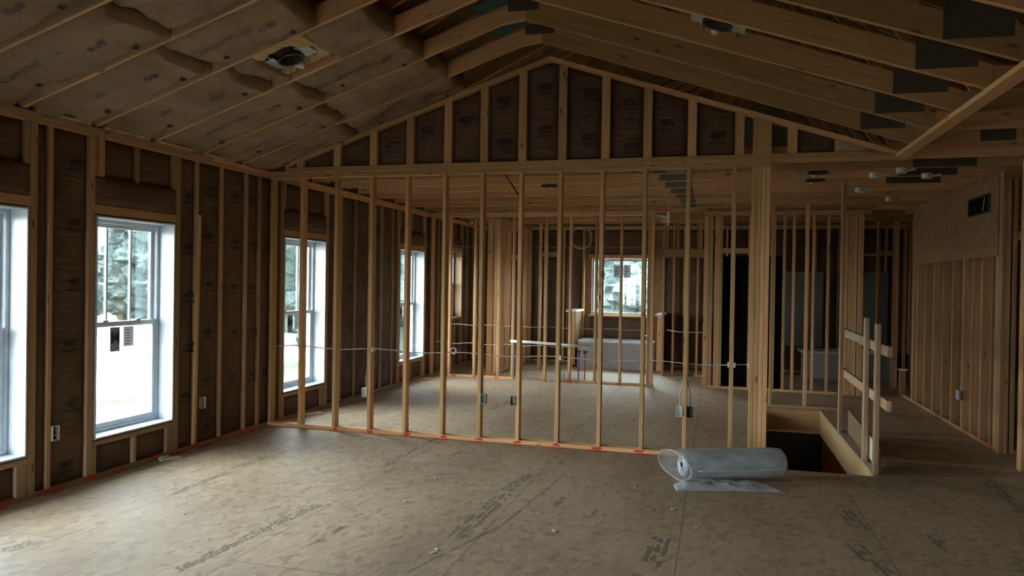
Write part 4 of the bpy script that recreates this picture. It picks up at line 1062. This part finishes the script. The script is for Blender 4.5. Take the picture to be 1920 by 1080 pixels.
cable('drain_pipe', [(1.46, YP-.03, .64), (1.8, YP-.03, .635), (2.4, YP-.03, .61), (2.80, YP-.03, .60)], .022, 'white', 'thick white drain pipe across the distant partition', 'pipe', 12)
cable('water_pipe', [(1.50, YP+.12, 0), (1.50, YP+.12, .5)], .011, 'pexblue', 'blue water pipe rising left of the white drain pipe', 'pipe', 8)
cable('water_pipe', [(1.58, YP+.14, 0), (1.58, YP+.14, .42)], .02, 'pexred', 'red water pipe rising left of the white drain pipe', 'pipe', 8)
for i, (px, lb, mt) in enumerate(((1085, 'dark supply pipe under the white drain pipe, left one', 'pexblue'), (1097, 'dark supply pipe under the white drain pipe, right one', 'pexred'))):
    c = atY(YP+.2, px, 665); cable('supply_pipe', [(c.x, YP+.2, 0), (c.x, YP+.2, .46)], .01, mt, lb, 'pipe', 8)
    vb = MB(); vb.box(c.x-.03, c.x+.03, YP+.17, YP+.22, .462, .51); tag(obj('shutoff_valve', vb, 'black'), 'dark shutoff valve on the %s supply pipe' % ('left', 'right')[i], 'valve')
def coil(c, r, ax, label, turns=2.2, mat='cable', ph=0):
    pts = []
    for i in range(60):
        t = ph+2*math.pi*turns*i/59; rr_ = r*(1+.07*math.sin(i*.4)); pts.append((c.x+rr_*math.cos(t), c.y+.01*math.sin(i*.3), c.z+rr_*math.sin(t)))
    return cable('cable_coil', pts, .005, mat, label)
coil(atY(YP-.03, 1090, 446), .17, 1, 'coil of white cable hanging above the distant window left side')
coil(atY(YP-.03, 850, 658), .05, 1, 'small loop of cable on the distant partition near left wall', 1.4)
c = atY(YP-.03, 962, 445); cable('cable', [(c.x-.2, YP-.02, c.z+.02), (c.x-.08, YP-.03, c.z+.1), (c.x+.1, YP-.03, c.z+.12), (c.x+.22, YP-.02, c.z-.02)], .005, 'cable', 'curved cable arc hanging from the distant top plate')
c = atY(10.414, 1253, 410); br = thing('plastic_bracket', 'white plastic bracket hanging under the far room ceiling', 'bracket', (c.x, c.y, c.z))
obj('bracket_arm', MB().beam((c.x-.16, c.y, c.z+.05), (c.x, c.y, c.z+.01), .02, .02).beam((c.x-.1, c.y, c.z-.03), (c.x, c.y, c.z-.03), .02, .02), 'white', br)
obj('hanger_wire', MB().tube([(c.x, c.y, c.z+.09), (c.x, c.y, 2.785)], .003, 6), 'cable', br)
obj('bracket_stem', MB().beam((c.x, c.y, c.z-.09), (c.x, c.y, c.z+.09), .035, .03), 'white', br)
cable('cable', [(4.62, 12.0, .88), (4.4, 12.7, .83), (4.1, 13.2, .8), (3.9, 13.35, .82)], .006, 'cable', 'white cable sagging by the closet side wall')
c0, c1 = atY(D-.01, 948, 327), atY(D-.01, 972, 366)
tag(obj('wood_stick', MB().beam((c0.x, D-.012, c0.z), (c1.x, D-.012, c1.z), (.014), .01), 'ink'), 'thin dark diagonal stick hanging below the partition top plate', 'stick')

# ------------------------------------------------------------------ trees outside
def tree(x, y, h, r, label, seed):
    root = thing('tree', label, 'tree', (x, y, -.85), 'trees beyond the yard')
    t = MB(); t.tube([(x, y, -.85), (x+.1, y, h*.3), (x-.1, y+.1, h*.6)], [.22, .17, .1], 10); obj('trunk', t, 'bark', root)
    mb = MB(); rnd = random.Random(seed)
    for k in range(11):
        a = rnd.uniform(0, 6.28); zz = h*rnd.uniform(.02, .84); rad = r*rnd.uniform(.45, .7)*(1.15-zz/h*.5); off = r*.55*(1-zz/h*.6)
        cx, cy = x+math.cos(a)*off, y+math.sin(a)*off; n, m_ = 22, 34; i0 = len(mb.v)
        for i in range(n+1):
            th_ = math.pi*i/n
            for j in range(m_):
                ph = 2*math.pi*j/m_; dv = Vector((math.sin(th_)*math.cos(ph), math.sin(th_)*math.sin(ph), math.cos(th_)))
                q = rad*(1+.5*noise.noise(dv*2.3+Vector((seed, k, 0)))+.3*noise.noise(dv*6+Vector((k, seed, 0)))+.2*noise.noise(dv*15+Vector((k, seed, 0))))
                mb.v.append((cx+dv.x*q, cy+dv.y*q, zz+dv.z*q*.9))
        for i in range(n):
            for j in range(m_):
                j2 = (j+1) % m_; mb.f.append((i0+i*m_+j, i0+(i+1)*m_+j, i0+(i+1)*m_+j2, i0+i*m_+j2)); mb.uv += [(0, 0)]*4
    obj('crown', mb, 'leaf', root)
tl = []
for i in range(4): tl.append((-24, 15+i*9.5, 4.0+.8*math.sin(i*1.3+1), 2.8))
for i in range(5): tl.append((-33, 16+i*9.5, 5.6+.9*math.sin(i*2.3), 3.1))
for i in range(5): tl.append((-42, 24+i*9.5, 7.6+.9*math.sin(i*1.9), 3.2))
tl.sort(key=lambda t: t[1])
for i, (x, y, h, r) in enumerate(tl): tree(x, y, h, r, 'leafy tree across the yard seen through the left windows, %s from the left' % ORD[i], 11+i)
for i in range(6): tree(-14+i*6.0, 27 if i % 2 else 35, 9.5+math.sin(i), 3.3, 'leafy tree behind the house seen through the far window, %s from the left' % ORD[i], 41+i)
